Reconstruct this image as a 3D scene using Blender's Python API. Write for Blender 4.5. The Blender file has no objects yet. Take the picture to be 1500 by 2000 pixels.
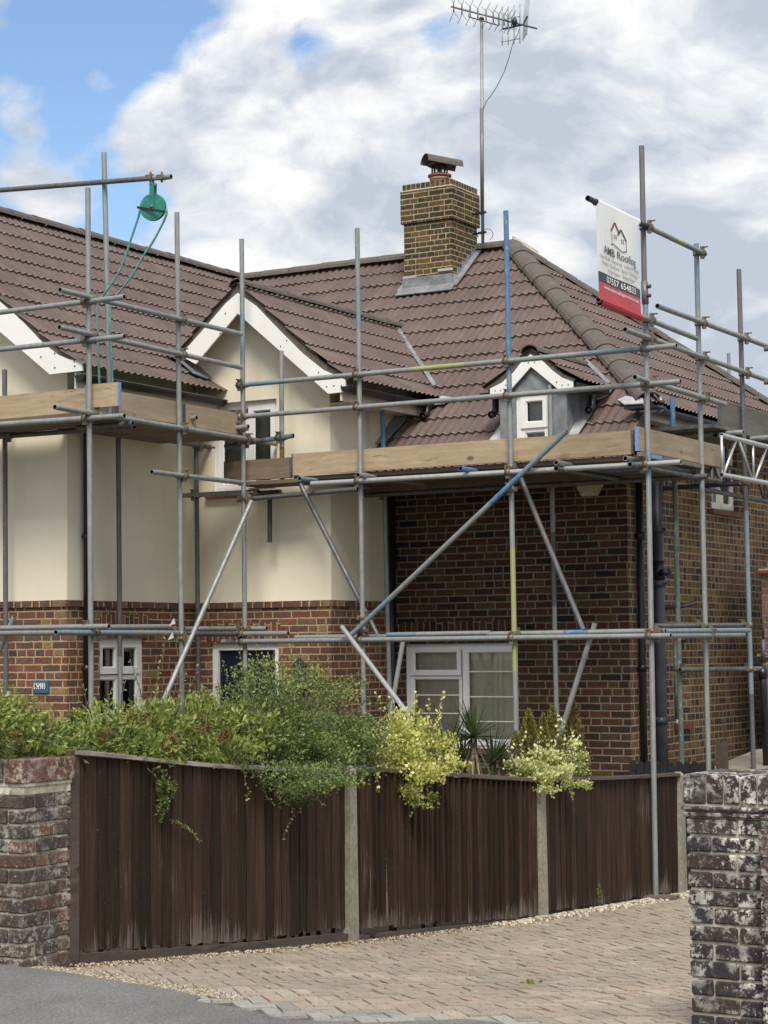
import bpy, bmesh, math, random
import numpy as np
from mathutils import Vector, Matrix
rnd = random.Random(7); nrs = np.random.RandomState(11)
sc = bpy.context.scene
COL = sc.collection
# ------------------------------------------------------------------ camera
Fpx = 3900.0; PSI = math.radians(30.5); PIT = math.atan(273/3900.0); RHO = .0095
CF = Vector((-math.sin(PSI)*math.cos(PIT), math.cos(PSI)*math.cos(PIT), math.sin(PIT)))
R0 = Vector((math.cos(PSI), math.sin(PSI), 0)); U0 = R0.cross(CF)
CR = R0*math.cos(RHO)-U0*math.sin(RHO); CU = U0*math.cos(RHO)+R0*math.sin(RHO)
CC = Vector((0, 0, 1.6))
cam = bpy.data.cameras.new('camera'); co = bpy.data.objects.new('camera', cam); COL.objects.link(co)
mw = Matrix((CR, CU, -CF)).transposed().to_4x4(); mw.translation = CC; co.matrix_world = mw
cam.sensor_fit = 'HORIZONTAL'; cam.sensor_width = 36; cam.lens = Fpx/1500*36; cam.clip_end = 2000; cam.clip_start = .1
sc.camera = co
sc.render.resolution_x = 768; sc.render.resolution_y = 1024
sc.view_settings.view_transform = 'Standard'; sc.view_settings.look = 'None'
sc.view_settings.exposure = 1.07; sc.view_settings.gamma = 1
# a point of the place from where it stands in the photograph's survey: on the plane x=, y= or z= const
def ray(px, py): return CF+CR*((px-750)/Fpx)-CU*((py-1000)/Fpx)
def PX(px, py, X): d = ray(px, py); return CC+d*(X/d.x)
def PY(px, py, Y): d = ray(px, py); return CC+d*(Y/d.y)
def PZ(px, py, z): d = ray(px, py); return CC+d*((z-1.6)/d.z)
# ------------------------------------------------------------------ node helper
class NT:
    def __init__(s, tree): s.t = tree; s.n = tree.nodes; s.l = tree.links
    def new(s, typ, **kw):
        n = s.n.new(typ)
        for k, v in kw.items(): setattr(n, k, v)
        return n
    def put(s, sock, v):
        if hasattr(v, 'is_output'): s.l.new(v, sock)
        elif v is not None:
            if isinstance(v, tuple) and len(v) == 3 and sock.type == 'RGBA': v = v+(1,)
            sock.default_value = v
    def m(s, op, a, b=None, c=None, clamp=False):
        n = s.new('ShaderNodeMath', operation=op, use_clamp=clamp)
        for i, v in enumerate((a, b, c)):
            if v is not None: s.put(n.inputs[i], v)
        return n.outputs[0]
    def vm(s, op, a, b=None, scale=None):
        n = s.new('ShaderNodeVectorMath', operation=op); s.put(n.inputs[0], a)
        if b is not None: s.put(n.inputs[1], b)
        if scale is not None: s.put(n.inputs['Scale'], scale)
        return n.outputs['Value'] if op in ('DOT_PRODUCT', 'LENGTH') else n.outputs[0]
    def mix(s, f, a, b, mode='MIX'):
        n = s.new('ShaderNodeMix', data_type='RGBA', blend_type=mode); s.put(n.inputs[0], f); s.put(n.inputs[6], a); s.put(n.inputs[7], b); return n.outputs[2]
    def noise(s, vec, scale, detail=3, rough=.55, out=0):
        n = s.new('ShaderNodeTexNoise'); s.put(n.inputs['Vector'], vec); n.inputs['Scale'].default_value = scale
        n.inputs['Detail'].default_value = detail; n.inputs['Roughness'].default_value = rough; return n.outputs[out]
    def ramp(s, f, stops, interp='LINEAR'):
        n = s.new('ShaderNodeValToRGB'); cr = n.color_ramp; cr.interpolation = interp
        while len(cr.elements) < len(stops): cr.elements.new(.5)
        for e, (p, c) in zip(cr.elements, stops):
            e.position = p; e.color = (c, c, c, 1) if isinstance(c, (int, float)) else tuple(c)+(1,)
        s.put(n.inputs[0], f); return n.outputs[0]
    def sep(s, v): n = s.new('ShaderNodeSeparateXYZ'); s.put(n.inputs[0], v); return n.outputs
    def comb(s, x, y=0., z=0.):
        n = s.new('ShaderNodeCombineXYZ')
        for i, v in enumerate((x, y, z)): s.put(n.inputs[i], v)
        return n.outputs[0]
    def pos(s): return s.new('ShaderNodeNewGeometry').outputs['Position']
    def uv(s): return s.new('ShaderNodeUVMap', uv_map='UVMap').outputs[0]
    def attr(s, name): return s.new('ShaderNodeAttribute', attribute_name=name).outputs['Fac']
    def wn(s, v): n = s.new('ShaderNodeTexWhiteNoise', noise_dimensions='3D'); s.put(n.inputs[0], v); return n.outputs[0]
    def bump(s, h, strength=.5, dist=.01):
        n = s.new('ShaderNodeBump'); n.inputs['Strength'].default_value = strength; n.inputs['Distance'].default_value = dist
        s.put(n.inputs['Height'], h); return n.outputs[0]
def material(name):
    m = bpy.data.materials.new(name); m.use_nodes = True
    t = NT(m.node_tree); b = m.node_tree.nodes['Principled BSDF']
    return m, t, b
# ------------------------------------------------------------------ world: nishita sky with procedural cloud
SUN_EL = math.radians(52); SUN_AZ = math.radians(150)   # azimuth clockwise from +Y
w = bpy.data.worlds.new('World'); sc.world = w; w.use_nodes = True
t = NT(w.node_tree); bg = w.node_tree.nodes['Background']
sky = t.new('ShaderNodeTexSky', sky_type='NISHITA'); sky.sun_disc = False; sky.sun_elevation = SUN_EL; sky.sun_rotation = SUN_AZ
sky.ozone_density = 2.5; sky.air_density = 1.0; sky.dust_density = .6
d = t.new('ShaderNodeTexCoord').outputs['Generated']
dn = t.vm('NORMALIZE', d)
dz = t.sep(dn)[2]
# stretch by height so that clouds flatten toward the horizon
pl = t.vm('MULTIPLY', dn, (1, 1, 1.7))
warp = t.vm('ADD', pl, t.vm('SCALE', t.vm('SUBTRACT', t.noise(pl, 5, 3, out=1), (.5, .5, .5)), scale=.12))
bn = lambda v, sc_: t.m('ABSOLUTE', t.m('SUBTRACT', t.noise(v, sc_, 1, .5), .5))
billow = t.m('ADD', t.m('MULTIPLY', bn(warp, 10), 2.6), t.m('MULTIPLY', bn(t.vm('ADD', warp, (2, 5, 1)), 23), 1.3))
n1 = t.m('ADD', t.m('MULTIPLY', t.noise(warp, 8, 7, .6), .80), t.m('MULTIPLY', billow, .22)); n1 = t.m('ADD', n1, t.m('MULTIPLY', t.m('SUBTRACT', t.noise(warp, 34, 5, .65), .5), .16)); n2 = t.noise(t.vm('ADD', warp, (3.1, 1.7, .4)), 3.0, 3, .5)
dens = t.m('ADD', t.m('MULTIPLY', n1, .62), t.m('MULTIPLY', n2, .38))
# clear patches where the sky opens (directions)
def lobe(px, py, rad):
    v = ray(px, py).normalized(); dt = t.vm('DOT_PRODUCT', dn, tuple(v))
    return t.m('SUBTRACT', 1, t.m('DIVIDE', t.m('SUBTRACT', 1, dt), (rad/3900.)**2/2*1.0), clamp=True)
for (px, py, rad, k) in [(120, 90, 260, -.20), (300, 10, 200, -.12), (240, 400, 120, -.12), (620, 70, 90, -.10), (400, 470, 90, -.05),
                         (860, 15, 110, -.13), (540, 280, 330, .15), (60, 190, 90, .12), (190, 140, 60, .12), (0, 30, 70, .16), (180, 0, 50, .10), (40, 280, 90, .08), (300, 250, 90, .05), (1150, 250, 600, .18), (650, 430, 200, .12), (1470, 560, 80, -.05)]:
    dens = t.m('ADD', dens, t.m('MULTIPLY', lobe(px, py, rad), k))
cl = t.ramp(dens, [(.385, 0.), (.47, 1.)])
# cloud tone: bright tops, grey-blue undersides
n0 = t.noise(warp, 9, 7, .58); n3 = t.noise(t.vm('ADD', warp, (0, 0, .03)), 9, 7, .58)
n4 = t.noise(t.vm('ADD', warp, (5, 2, 0)), 4.5, 8, .6)
edge = t.m('ADD', t.m('MULTIPLY', t.m('SUBTRACT', n0, n3), 2.2), t.m('MULTIPLY', t.m('SUBTRACT', billow, .35), .45))
tone = t.m('ADD', t.m('ADD', t.m('MULTIPLY', n4, 1.7), t.m('ADD', t.m('MULTIPLY', edge, 1.25), t.m('MULTIPLY', t.m('SUBTRACT', t.noise(warp, 22, 6, .6), .5), .55))), -.50)
for (px, py, rad, k) in [(650, 200, 320, .20), (1300, 680, 330, -.42), (1150, 130, 250, -.10), (420, 420, 160, .15), (1080, 440, 130, .2), (640, 520, 150, -.12), (930, 340, 200, -.10), (350, 110, 150, .1)]:
    tone = t.m('ADD', tone, t.m('MULTIPLY', lobe(px, py, rad), k))
ctone = t.ramp(tone, [(.0, (2.6, 2.9, 3.35)), (.3, (3.45, 3.65, 3.95)), (.55, (4.3, 4.38, 4.45)), (.85, (5.2, 5.15, 5.05))])
skyc = t.mix(1, sky.outputs[0], (.76, .80, .82), 'MULTIPLY')
final = t.mix(cl, skyc, ctone)
w.node_tree.links.new(final, bg.inputs[0]); bg.inputs[1].default_value = .10
# ------------------------------------------------------------------ sun
sl = bpy.data.lights.new('sun', 'SUN'); sl.energy = 1.9; sl.angle = math.radians(24); sl.color = (1, .93, .82)
so = bpy.data.objects.new('sun', sl); COL.objects.link(so)
sd = Vector((math.sin(SUN_AZ)*math.cos(SUN_EL), math.cos(SUN_AZ)*math.cos(SUN_EL), math.sin(SUN_EL)))
so.rotation_euler = sd.to_track_quat('Z', 'Y').to_euler()
so.location = (0, 0, 30)
# ------------------------------------------------------------------ materials
M = {}
def simple(name, col, rough=.6, metal=0., nscale=0, namt=0.15, bump=0., dark=None, spec=.5):
    m, t, b = material(name)
    if nscale:
        n = t.noise(t.pos(), nscale, 5, .6)
        lo = tuple(c*(1-namt) for c in col) if dark is None else dark; hi = tuple(min(1, c*(1+namt)) for c in col)
        t.put(b.inputs['Base Color'], t.ramp(n, [(.3, lo), (.7, hi)]))
        if bump: t.put(b.inputs['Normal'], t.bump(n, bump, .004))
    else: b.inputs['Base Color'].default_value = tuple(col)+(1,)
    b.inputs['Roughness'].default_value = rough; b.inputs['Metallic'].default_value = metal
    b.inputs['Specular IOR Level'].default_value = spec
    M[name] = m; return m
def brick_mat(name, pal, mortar, h=.072, wd=.225, jw=.14, split=.3, dirt=.35, jit=.006, rowalt=False, blotch=None):
    m, t, b = material(name)
    uv = t.uv(); P = t.pos()
    wob = t.vm('SCALE', t.vm('SUBTRACT', t.noise(uv, 14, 3, out=1), (.5, .5, .5)), scale=jit*2)
    x, y, _ = t.sep(t.vm('ADD', uv, wob))
    r = t.m('DIVIDE', y, h); row = t.m('FLOOR', r); fv = t.m('FRACT', r)
    odd = t.m('FRACT', t.m('MULTIPLY', row, .5))
    rj = t.wn(t.comb(row, 3.7, 0.))
    if rowalt:   # odd rows headers
        wrow = t.m('SUBTRACT', wd, t.m('MULTIPLY', odd, wd))
        u = t.m('DIVIDE', t.m('ADD', x, t.m('MULTIPLY', odd, wd*.5)), wrow)
    else:
        u = t.m('ADD', t.m('DIVIDE', x, wd), t.m('ADD', odd, t.m('MULTIPLY', rj, .22)))
    colm = t.m('FLOOR', u); fu = t.m('FRACT', u)
    cell = t.comb(row, colm, 1.3)
    sp = t.m('LESS_THAN', t.wn(t.comb(row, colm, 7.1)), split)
    half = t.m('GREATER_THAN', fu, .5)
    hid = t.m('MULTIPLY', sp, half)
    rid = t.wn(t.comb(row, colm, t.m('ADD', hid, 1.5)))
    rid2 = t.wn(t.comb(row, colm, t.m('ADD', hid, 9.5)))
    jx = jw*h/wd
    def edge(f, wj):  # 1 inside brick, 0 joint
        a = t.m('SUBTRACT', .5, t.m('ABSOLUTE', t.m('SUBTRACT', f, .5)))
        return t.m('SMOOTHSTEP', a, wj*.42, wj*.62) if False else t.m('DIVIDE', t.m('SUBTRACT', a, wj*.4), wj*.25, clamp=True)
    mk = t.m('MINIMUM', edge(fv, jw), edge(fu, jx))
    f2 = t.m('FRACT', t.m('ADD', fu, .5))
    mk2 = t.m('MAXIMUM', edge(f2, jx), t.m('SUBTRACT', 1, sp))
    mk = t.m('MINIMUM', mk, mk2)
    n = len(pal); c = t.ramp(rid, [(i/n, p) for i, p in enumerate(pal)], 'CONSTANT')
    c = t.mix(t.m('MULTIPLY', t.m('SUBTRACT', rid2, .3), .5, clamp=True), c, t.mix(1, c, (1.5, 1.4, 1.3), 'MULTIPLY'))
    fine = t.noise(P, 45, 4, .7); fc = t.ramp(fine, [(.3, .55), (.5, .95), (.72, 1.4)])
    c = t.mix(.75, c, t.mix(1, c, fc, 'MULTIPLY'))
    if blotch:
        c = t.mix(t.m('MULTIPLY', t.ramp(t.noise(P, 30, 5, .75), [(.56, 0.), (.64, 1.)]), blotch[0]), c, blotch[1])
    mc = t.mix(1, mortar, t.ramp(t.noise(P, 30, 4, .6), [(.3, .7), (.7, 1.15)]), 'MULTIPLY')
    c = t.mix(mk, mc, c)
    big = t.ramp(t.noise(P, 1.3, 4, .6), [(.3, 1-dirt), (.65, 1.1)])
    c = t.mix(1, c, big, 'MULTIPLY')
    t.put(b.inputs['Base Color'], c); b.inputs['Roughness'].default_value = .9; b.inputs['Specular IOR Level'].default_value = .25
    hgt = t.m('ADD', mk, t.m('MULTIPLY', fine, .6))
    t.put(b.inputs['Normal'], t.bump(hgt, .8, .008))
    M[name] = m; return m
pal_l = [(.17, .072, .048), (.12, .068, .055), (.145, .075, .053), (.19, .082, .055), (.10, .066, .058), (.23, .16, .085), (.16, .07, .048), (.135, .078, .055), (.115, .06, .05), (.15, .085, .06), (.18, .075, .05)]
pal_r = [(.085, .042, .03), (.055, .036, .03), (.11, .045, .03), (.07, .045, .032), (.12, .075, .035), (.032, .026, .026), (.09, .05, .035), (.075, .04, .03), (.10, .06, .04), (.13, .05, .033)]
pal_s = [(.14, .085, .045), (.09, .055, .04), (.17, .11, .05), (.11, .06, .04), (.05, .04, .038), (.13, .075, .045), (.16, .075, .045), (.075, .05, .042)]
pal_c = [tuple(c*.8 for c in p) for p in [(.10, .07, .045), (.06, .047, .038), (.13, .085, .045), (.075, .058, .045), (.16, .10, .05), (.085, .066, .05)]]
brick_mat('brick_orange', pal_l, (.46, .34, .20), dirt=.25, jw=.20)
pal_r = [(c[0]*.62, c[1]*.66, c[2]*.68) for c in pal_r]
brick_mat('brick_dark', pal_r, (.235, .185, .125), dirt=.35, jw=.19, split=.2)
pal_s = [tuple(c*1.3 for c in p) for p in pal_s]
brick_mat('brick_side', pal_s, (.42, .33, .20), split=.75, dirt=.3, jw=.19)
brick_mat('brick_chimney', pal_c, (.44, .36, .19), h=.0655, wd=.205, jw=.19, rowalt=True, split=.25, dirt=.3, blotch=(.35, (.22, .17, .11)))
brick_mat('brick_pink', [(.2, .14, .13), (.24, .16, .14), (.16, .12, .12)], (.4, .33, .24), dirt=.2)
# piers: real bricks with a per-brick value in the 'clr' attribute
def pier_mat(name, white, tint=(1, 1, 1)):
    m, t, b = material(name); P = t.pos(); a = t.attr('clr')
    c = t.ramp(a, [(0, (.045, .035, .035)), (.2, (.062, .040, .034)), (.4, (.075, .055, .045)), (.55, (.105, .058, .048)), (.65, (.04, .035, .036)), (.85, (.068, .054, .048))], 'CONSTANT')
    c = t.mix(.8, c, t.mix(1, c, t.ramp(t.noise(P, 50, 5, .7), [(.3, .45), (.7, 1.7)]), 'MULTIPLY'))
    c = t.mix(1, c, tint, 'MULTIPLY')
    wmask = t.ramp(t.noise(P, 26, 7, .72), [(.485, 0.), (.56, 1.)])
    big = t.ramp(t.noise(P, 4.5, 3, .6), [(.40, 0.), (.62, 1.)])
    c = t.mix(t.m('MULTIPLY', t.m('MULTIPLY', wmask, big), white), c, (.68, .66, .60))
    sp = t.ramp(t.noise(P, 75, 2, .5), [(.66, 0.), (.70, 1.)])
    c = t.mix(t.m('MULTIPLY', sp, .6), c, (.5, .48, .40))
    t.put(b.inputs['Base Color'], c); b.inputs['Roughness'].default_value = .92
    t.put(b.inputs['Normal'], t.bump(t.noise(P, 60, 6, .7), .7, .006)); M[name] = m
pier_mat('pier_brick', .9, (.62, .66, .70))
pier_mat('pier_brick_brown', .42, (1.22, 1.08, .93))
def mottled(name, c0, c1, sc_, rough=.9, bump=.4, bs=.005, extra=None):
    m, t, b = material(name); P = t.pos(); n = t.noise(P, sc_, 7, .65)
    c = t.ramp(n, [(.32, c0), (.68, c1)])
    if extra:
        s2, lo, hi, ec = extra; c = t.mix(t.ramp(t.noise(P, s2, 4, .6), [(lo, 0.), (hi, 1.)]), c, ec)
    t.put(b.inputs['Base Color'], c); b.inputs['Roughness'].default_value = rough
    t.put(b.inputs['Normal'], t.bump(n, bump, bs)); M[name] = m
mottled('pier_mortar', (.22, .19, .14), (.50, .46, .37), 22, extra=(9, .55, .65, (.62, .60, .52)))
mottled('concrete', (.20, .18, .14), (.36, .33, .27), 35, extra=(6, .52, .7, (.17, .17, .12)))
mottled('asphalt', (.09, .09, .092), (.24, .235, .225), 75, bump=1.0, bs=.01, extra=(120, .62, .66, (.42, .40, .36)))
m_ = M['asphalt']; t = NT(m_.node_tree); b = m_.node_tree.nodes['Principled BSDF']; src = b.inputs['Base Color'].links[0].from_socket; t.put(b.inputs['Base Color'], t.mix(1, src, t.ramp(t.noise(t.pos(), 1.7, 6, .65), [(.3, .72), (.7, 1.22)]), 'MULTIPLY'))
mottled('soil', (.07, .05, .035), (.14, .10, .07), 20)
mottled('grass_ground', (.05, .07, .02), (.10, .12, .045), 6)
mottled('sand', (.16, .12, .085), (.34, .27, .19), 60, bump=.9)
mottled('lead', (.13, .135, .15), (.26, .27, .29), 9, rough=.5, bump=.25, extra=(3.2, .55, .75, (.36, .37, .39)))
mottled('lead_pale', (.30, .30, .31), (.5, .5, .5), 12, rough=.5, bump=.3)
mottled('terracotta', (.22, .065, .04), (.33, .11, .07), 20)
mottled('ridge', (.085, .072, .062), (.125, .106, .092), 12, rough=.85, bump=.2, extra=(40, .6, .72, (.19, .17, .15)))
mottled('stone', (.38, .33, .25), (.75, .69, .58), 40)
# render
m, t, b = material('cream_render'); P = t.pos()
c = t.ramp(t.noise(P, 1.6, 5, .6), [(.3, (.76, .69, .535)), (.7, (.82, .755, .60))])
st = t.noise(t.vm('MULTIPLY', P, (6, 6, .5)), 1.5, 5, .6)
c = t.mix(t.ramp(st, [(.52, 0.), (.85, .16)]), c, (.55, .48, .36))
t.put(b.inputs['Base Color'], c); b.inputs['Roughness'].default_value = .9
t.put(b.inputs['Normal'], t.bump(t.noise(P, 90, 3), .15, .003)); M['cream'] = m
# roof tile : uv.x along eave in tile widths, uv.y in courses
def tile_mat():
    m, t, b = material('roof_tile'); x, y, _ = t.sep(t.uv()); P = t.pos()
    cell = t.comb(t.m('FLOOR', x), t.m('FLOOR', y), 2.2); r = t.wn(cell)
    c = t.ramp(r, [(0, (.112, .075, .066)), (.3, (.126, .086, .075)), (.6, (.110, .078, .071)), (.85, (.140, .096, .082)), (1, (.120, .087, .075))])
    stv = t.noise(t.comb(t.m('MULTIPLY', x, 9), t.m('MULTIPLY', y, 1.1), 0.), 2.0, 5, .65)
    c = t.mix(.85, c, t.mix(1, c, t.ramp(stv, [(.28, .62), (.5, .98), (.75, 1.5)]), 'MULTIPLY'))
    c = t.mix(1, c, t.ramp(t.noise(P, .8, 4), [(.3, .88), (.7, 1.12)]), 'MULTIPLY')
    fy = t.m('FRACT', y)
    c = t.mix(t.m('MULTIPLY', t.m('LESS_THAN', fy, .035), .55), c, (.26, .21, .19))  # paler lower lip of each course: tile-nib highlight painted into the colour
    t.put(b.inputs['Base Color'], c); b.inputs['Roughness'].default_value = .62; b.inputs['Specular IOR Level'].default_value = .4
    t.put(b.inputs['Normal'], t.bump(t.noise(P, 60, 3), .2, .003)); M['tile'] = m
tile_mat()
# tube metals
def tube_mat(name, c0, c1, metal=.55, rough=.5, spot=None):
    m, t, b = material(name); P = t.pos()
    n = t.noise(t.vm('MULTIPLY', P, (1, 1, .35)), 22, 6, .65); c = t.ramp(n, [(.3, c0), (.7, c1)])
    if spot: c = t.mix(t.m('MULTIPLY', t.ramp(t.noise(P, 16, 5, .7), [(.55, 0.), (.63, 1.)]), .8), c, spot)
    c = t.mix(t.ramp(t.noise(P, 70, 2, .5), [(.68, 0.), (.72, .7)]), c, (.5, .5, .46))
    t.put(b.inputs['Base Color'], c); b.inputs['Metallic'].default_value = metal
    t.put(b.inputs['Roughness'], t.ramp(n, [(.3, rough+.12), (.7, rough-.08)])); M[name] = m
tube_mat('galv', (.21, .225, .225), (.33, .345, .335), metal=.35)
tube_mat('galv_light', (.36, .38, .38), (.52, .54, .53), metal=.5, rough=.4)
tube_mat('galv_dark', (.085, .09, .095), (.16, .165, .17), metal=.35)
tube_mat('tube_blue', (.05, .14, .30), (.10, .21, .36), 0, .5, spot=(.22, .26, .28))
tube_mat('tube_paleblue', (.14, .20, .25), (.22, .29, .33), .2, .5)
tube_mat('tube_purple', (.14, .125, .13), (.20, .18, .185), .3, .5)
tube_mat('tube_yellow', (.26, .28, .10), (.36, .37, .18), .1, .6, spot=(.28, .29, .25))
tube_mat('tube_green', (.10, .14, .13), (.20, .26, .24), .3, .6, spot=(.36, .37, .33))
tube_mat('rust', (.09, .045, .025), (.22, .10, .05), .1, .8, spot=(.25, .22, .15))
tube_mat('coupler', (.10, .09, .065), (.22, .20, .15), .4, .55, spot=(.2, .12, .06))
tube_mat('alu', (.50, .51, .52), (.66, .67, .67), .7, .35)
simple('tube_inside', (.02, .02, .02), .9)
simple('black_plastic', (.012, .012, .014), .35)
simple('soil_pipe', (.055, .065, .085), .4, nscale=6, namt=.25)
simple('upvc', (.80, .80, .79), .35, nscale=3, namt=.03)
simple('barge_white', (.82, .82, .80), .5, nscale=2, namt=.04)
simple('fascia', (.62, .58, .48), .6, nscale=5, namt=.1)
simple('door_blue', (.008, .015, .034), .35, nscale=4, namt=.2)
simple('plaque_blue', (.03, .10, .22), .3)
simple('white_paint', (.82, .82, .80), .5)
simple('black_iron', (.015, .015, .016), .5, nscale=30, namt=.4)
simple('alarm_cream', (.50, .47, .32), .5)
simple('sill_tile', (.16, .06, .04), .7, nscale=25, namt=.3)
simple('curtain', (.80, .74, .62), .9, nscale=8, namt=.1)
simple('curtain_dark', (.42, .43, .36), .9, nscale=8, namt=.15)
simple('dark_room', (.02, .02, .022), .9)
simple('rope', (.10, .30, .27), .8, nscale=60, namt=.5)
simple('pulley_green', (.02, .19, .15), .4, nscale=14, namt=.35)
simple('banner_white', (.78, .78, .77), .45, nscale=3, namt=.03)
simple('banner_black', (.03, .032, .036), .45)
simple('banner_red', (.55, .03, .045), .4)
simple('print_grey', (.14, .14, .15), .6); simple('print_dark', (.05, .05, .06), .6); simple('print_maroon', (.22, .03, .04), .6)
simple('picket_black', (.018, .017, .018), .7, nscale=40, namt=.5, bump=.4)
simple('blue_band', (.03, .12, .33), .5, nscale=60, namt=.8, dark=(.28, .30, .25))
simple('bark', (.10, .075, .05), .9, nscale=40, namt=.4, bump=.5)
simple('dark_tube', (.05, .05, .055), .5, .3, nscale=12, namt=.3)
# glass
def glass(name, tint, rough=.03):
    m, t, b = material(name); b.inputs['Base Color'].default_value = tint+(1,); b.inputs['Roughness'].default_value = rough
    b.inputs['Transmission Weight'].default_value = 1; b.inputs['IOR'].default_value = 1.45; b.inputs['Specular IOR Level'].default_value = .8; M[name] = m
m, t, b = material('pane_glass')
out = m.node_tree.nodes['Material Output']; tr = t.new('ShaderNodeBsdfTransparent'); tr.inputs[0].default_value = (.85, .87, .85, 1)
gl = t.new('ShaderNodeBsdfGlossy'); gl.inputs['Roughness'].default_value = .02; fr = t.new('ShaderNodeFresnel'); fr.inputs[0].default_value = 1.6
mx = t.new('ShaderNodeMixShader'); t.put(mx.inputs[0], t.m('ADD', fr.outputs[0], .04)); t.l.new(tr.outputs[0], mx.inputs[1]); t.l.new(gl.outputs[0], mx.inputs[2]); t.l.new(mx.outputs[0], out.inputs[0])
M['pane'] = m
# timber with grain along a chosen world axis, sawn boards
def wood(name, c0, c1, ax, sc_=1., knots=True, rough=.8):
    m, t, b = material(name); P = t.pos()
    s = [14, 14, 14]; s[ax] = .9
    q = t.vm('MULTIPLY', P, tuple(s)); q = t.vm('ADD', q, t.vm('SCALE', t.noise(P, 3, 2, out=1), scale=1.2))
    n = t.noise(q, 1.6*sc_, 6, .6); c = t.ramp(n, [(.3, c0), (.55, tuple((a+b_)/2 for a, b_ in zip(c0, c1))), (.72, c1)])
    c = t.mix(t.ramp(t.noise(P, 1.8, 4, .6), [(.4, 0.), (.75, .45)]), c, tuple(x*.55+.05 for x in c0))
    if knots:
        v = t.new('ShaderNodeTexVoronoi'); s2 = [4.5, 4.5, 4.5]; s2[ax] = 2.6; t.put(v.inputs['Vector'], t.vm('MULTIPLY', P, tuple(s2))); v.inputs['Scale'].default_value = 1.0
        c = t.mix(t.ramp(v.outputs['Distance'], [(.06, .85), (.13, 0.)]), c, (.10, .06, .035))
    crack = t.ramp(t.noise(t.vm('MULTIPLY', q, (1.6, 1.6, 1.6)), 1.3, 3, .5), [(.665, 0.), (.69, .7)])
    c = t.mix(crack, c, tuple(x*.35 for x in c0))
    t.put(b.inputs['Base Color'], c); b.inputs['Roughness'].default_value = rough; t.put(b.inputs['Normal'], t.bump(n, .4, .004)); M[name] = m
wood('board_x', (.32, .235, .145), (.52, .40, .27), 0); wood('board_y', (.27, .205, .135), (.42, .33, .225), 1)
wood('board_grey', (.12, .11, .09), (.22, .20, .165), 1); wood('board_brown', (.14, .095, .065), (.25, .18, .13), 0)
wood('board_dark', (.10, .075, .055), (.19, .145, .105), 0, knots=False)
# fence timber: dark brown stain, worn pale at the foot (uv.y = height fraction, attr clr per board)
m, t, b = material('fence_timber'); P = t.pos(); a = t.attr('clr'); x, y, _ = t.sep(t.uv())
g = t.noise(t.vm('MULTIPLY', P, (70, 70, 2.2)), 1.0, 6, .65)
c = t.ramp(g, [(.3, (.019, .011, .0075)), (.55, (.041, .024, .0155)), (.75, (.074, .048, .034))])
c = t.mix(1, c, t.ramp(a, [(0, .55), (1, 1.5)]), 'MULTIPLY')
low = t.m('SUBTRACT', 1, t.m('MULTIPLY', y, 5), clamp=True)
wearn = t.noise(t.vm('MULTIPLY', P, (45, 45, 2.6)), 1.0, 7, .75)
pat = t.noise(P, 1.6, 2, .5)
wear = t.m('ADD', t.m('ADD', wearn, t.m('MULTIPLY', low, .20)), t.m('MULTIPLY', t.m('SUBTRACT', pat, .5), .75)); wear = t.m('ADD', wear, t.m('MULTIPLY', t.m('SUBTRACT', a, .5), .09))
c = t.mix(t.m('MULTIPLY', t.ramp(wear, [(.66, 0.), (.80, 1.)]), .75), c, (.20, .165, .145))
c = t.mix(t.ramp(t.noise(P, 120, 1, .4), [(.76, 0.), (.78, .6)]), c, (.3, .27, .22))
t.put(b.inputs['Base Color'], c); b.inputs['Roughness'].default_value = .8; b.inputs['Specular IOR Level'].default_value = .2; t.put(b.inputs['Normal'], t.bump(g, .8, .005)); M['fence'] = m
wood('cap_worn', (.10, .075, .06), (.42, .38, .33), 1, knots=False)
wood('cap_dark', (.05, .032, .024), (.11, .08, .062), 1, knots=False)
# paving block
m, t, b = material('paving_block'); P = t.pos(); a = t.attr('clr')
c = t.ramp(a, [(0, (.28, .23, .18)), (.25, (.34, .275, .215)), (.5, (.32, .25, .20)), (.7, (.40, .335, .26)), (.86, (.26, .225, .185)), (1, (.39, .28, .22))])
c = t.mix(.9, c, t.mix(1, c, t.ramp(t.noise(P, 90, 5, .7), [(.3, .55), (.7, 1.45)]), 'MULTIPLY'))
c = t.mix(t.ramp(t.noise(P, 1.1, 6, .7), [(.42, 0.), (.72, .65)]), c, (.19, .165, .13)); c = t.mix(t.ramp(t.noise(P, 14, 5, .75), [(.56, 0.), (.72, .6)]), c, (.48, .41, .30))
t.put(b.inputs['Base Color'], c); b.inputs['Roughness'].default_value = .9; t.put(b.inputs['Normal'], t.bump(t.noise(P, 110, 4, .7), .6, .004)); M['block'] = m
m, t, b = material('block_grey'); P = t.pos(); a = t.attr('clr')
c = t.ramp(a, [(0, (.22, .215, .20)), (1, (.32, .31, .28))]); c = t.mix(.9, c, t.mix(1, c, t.ramp(t.noise(P, 90, 5, .7), [(.3, .55), (.7, 1.4)]), 'MULTIPLY'))
t.put(b.inputs['Base Color'], c); b.inputs['Roughness'].default_value = .9; M['block_grey'] = m
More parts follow.
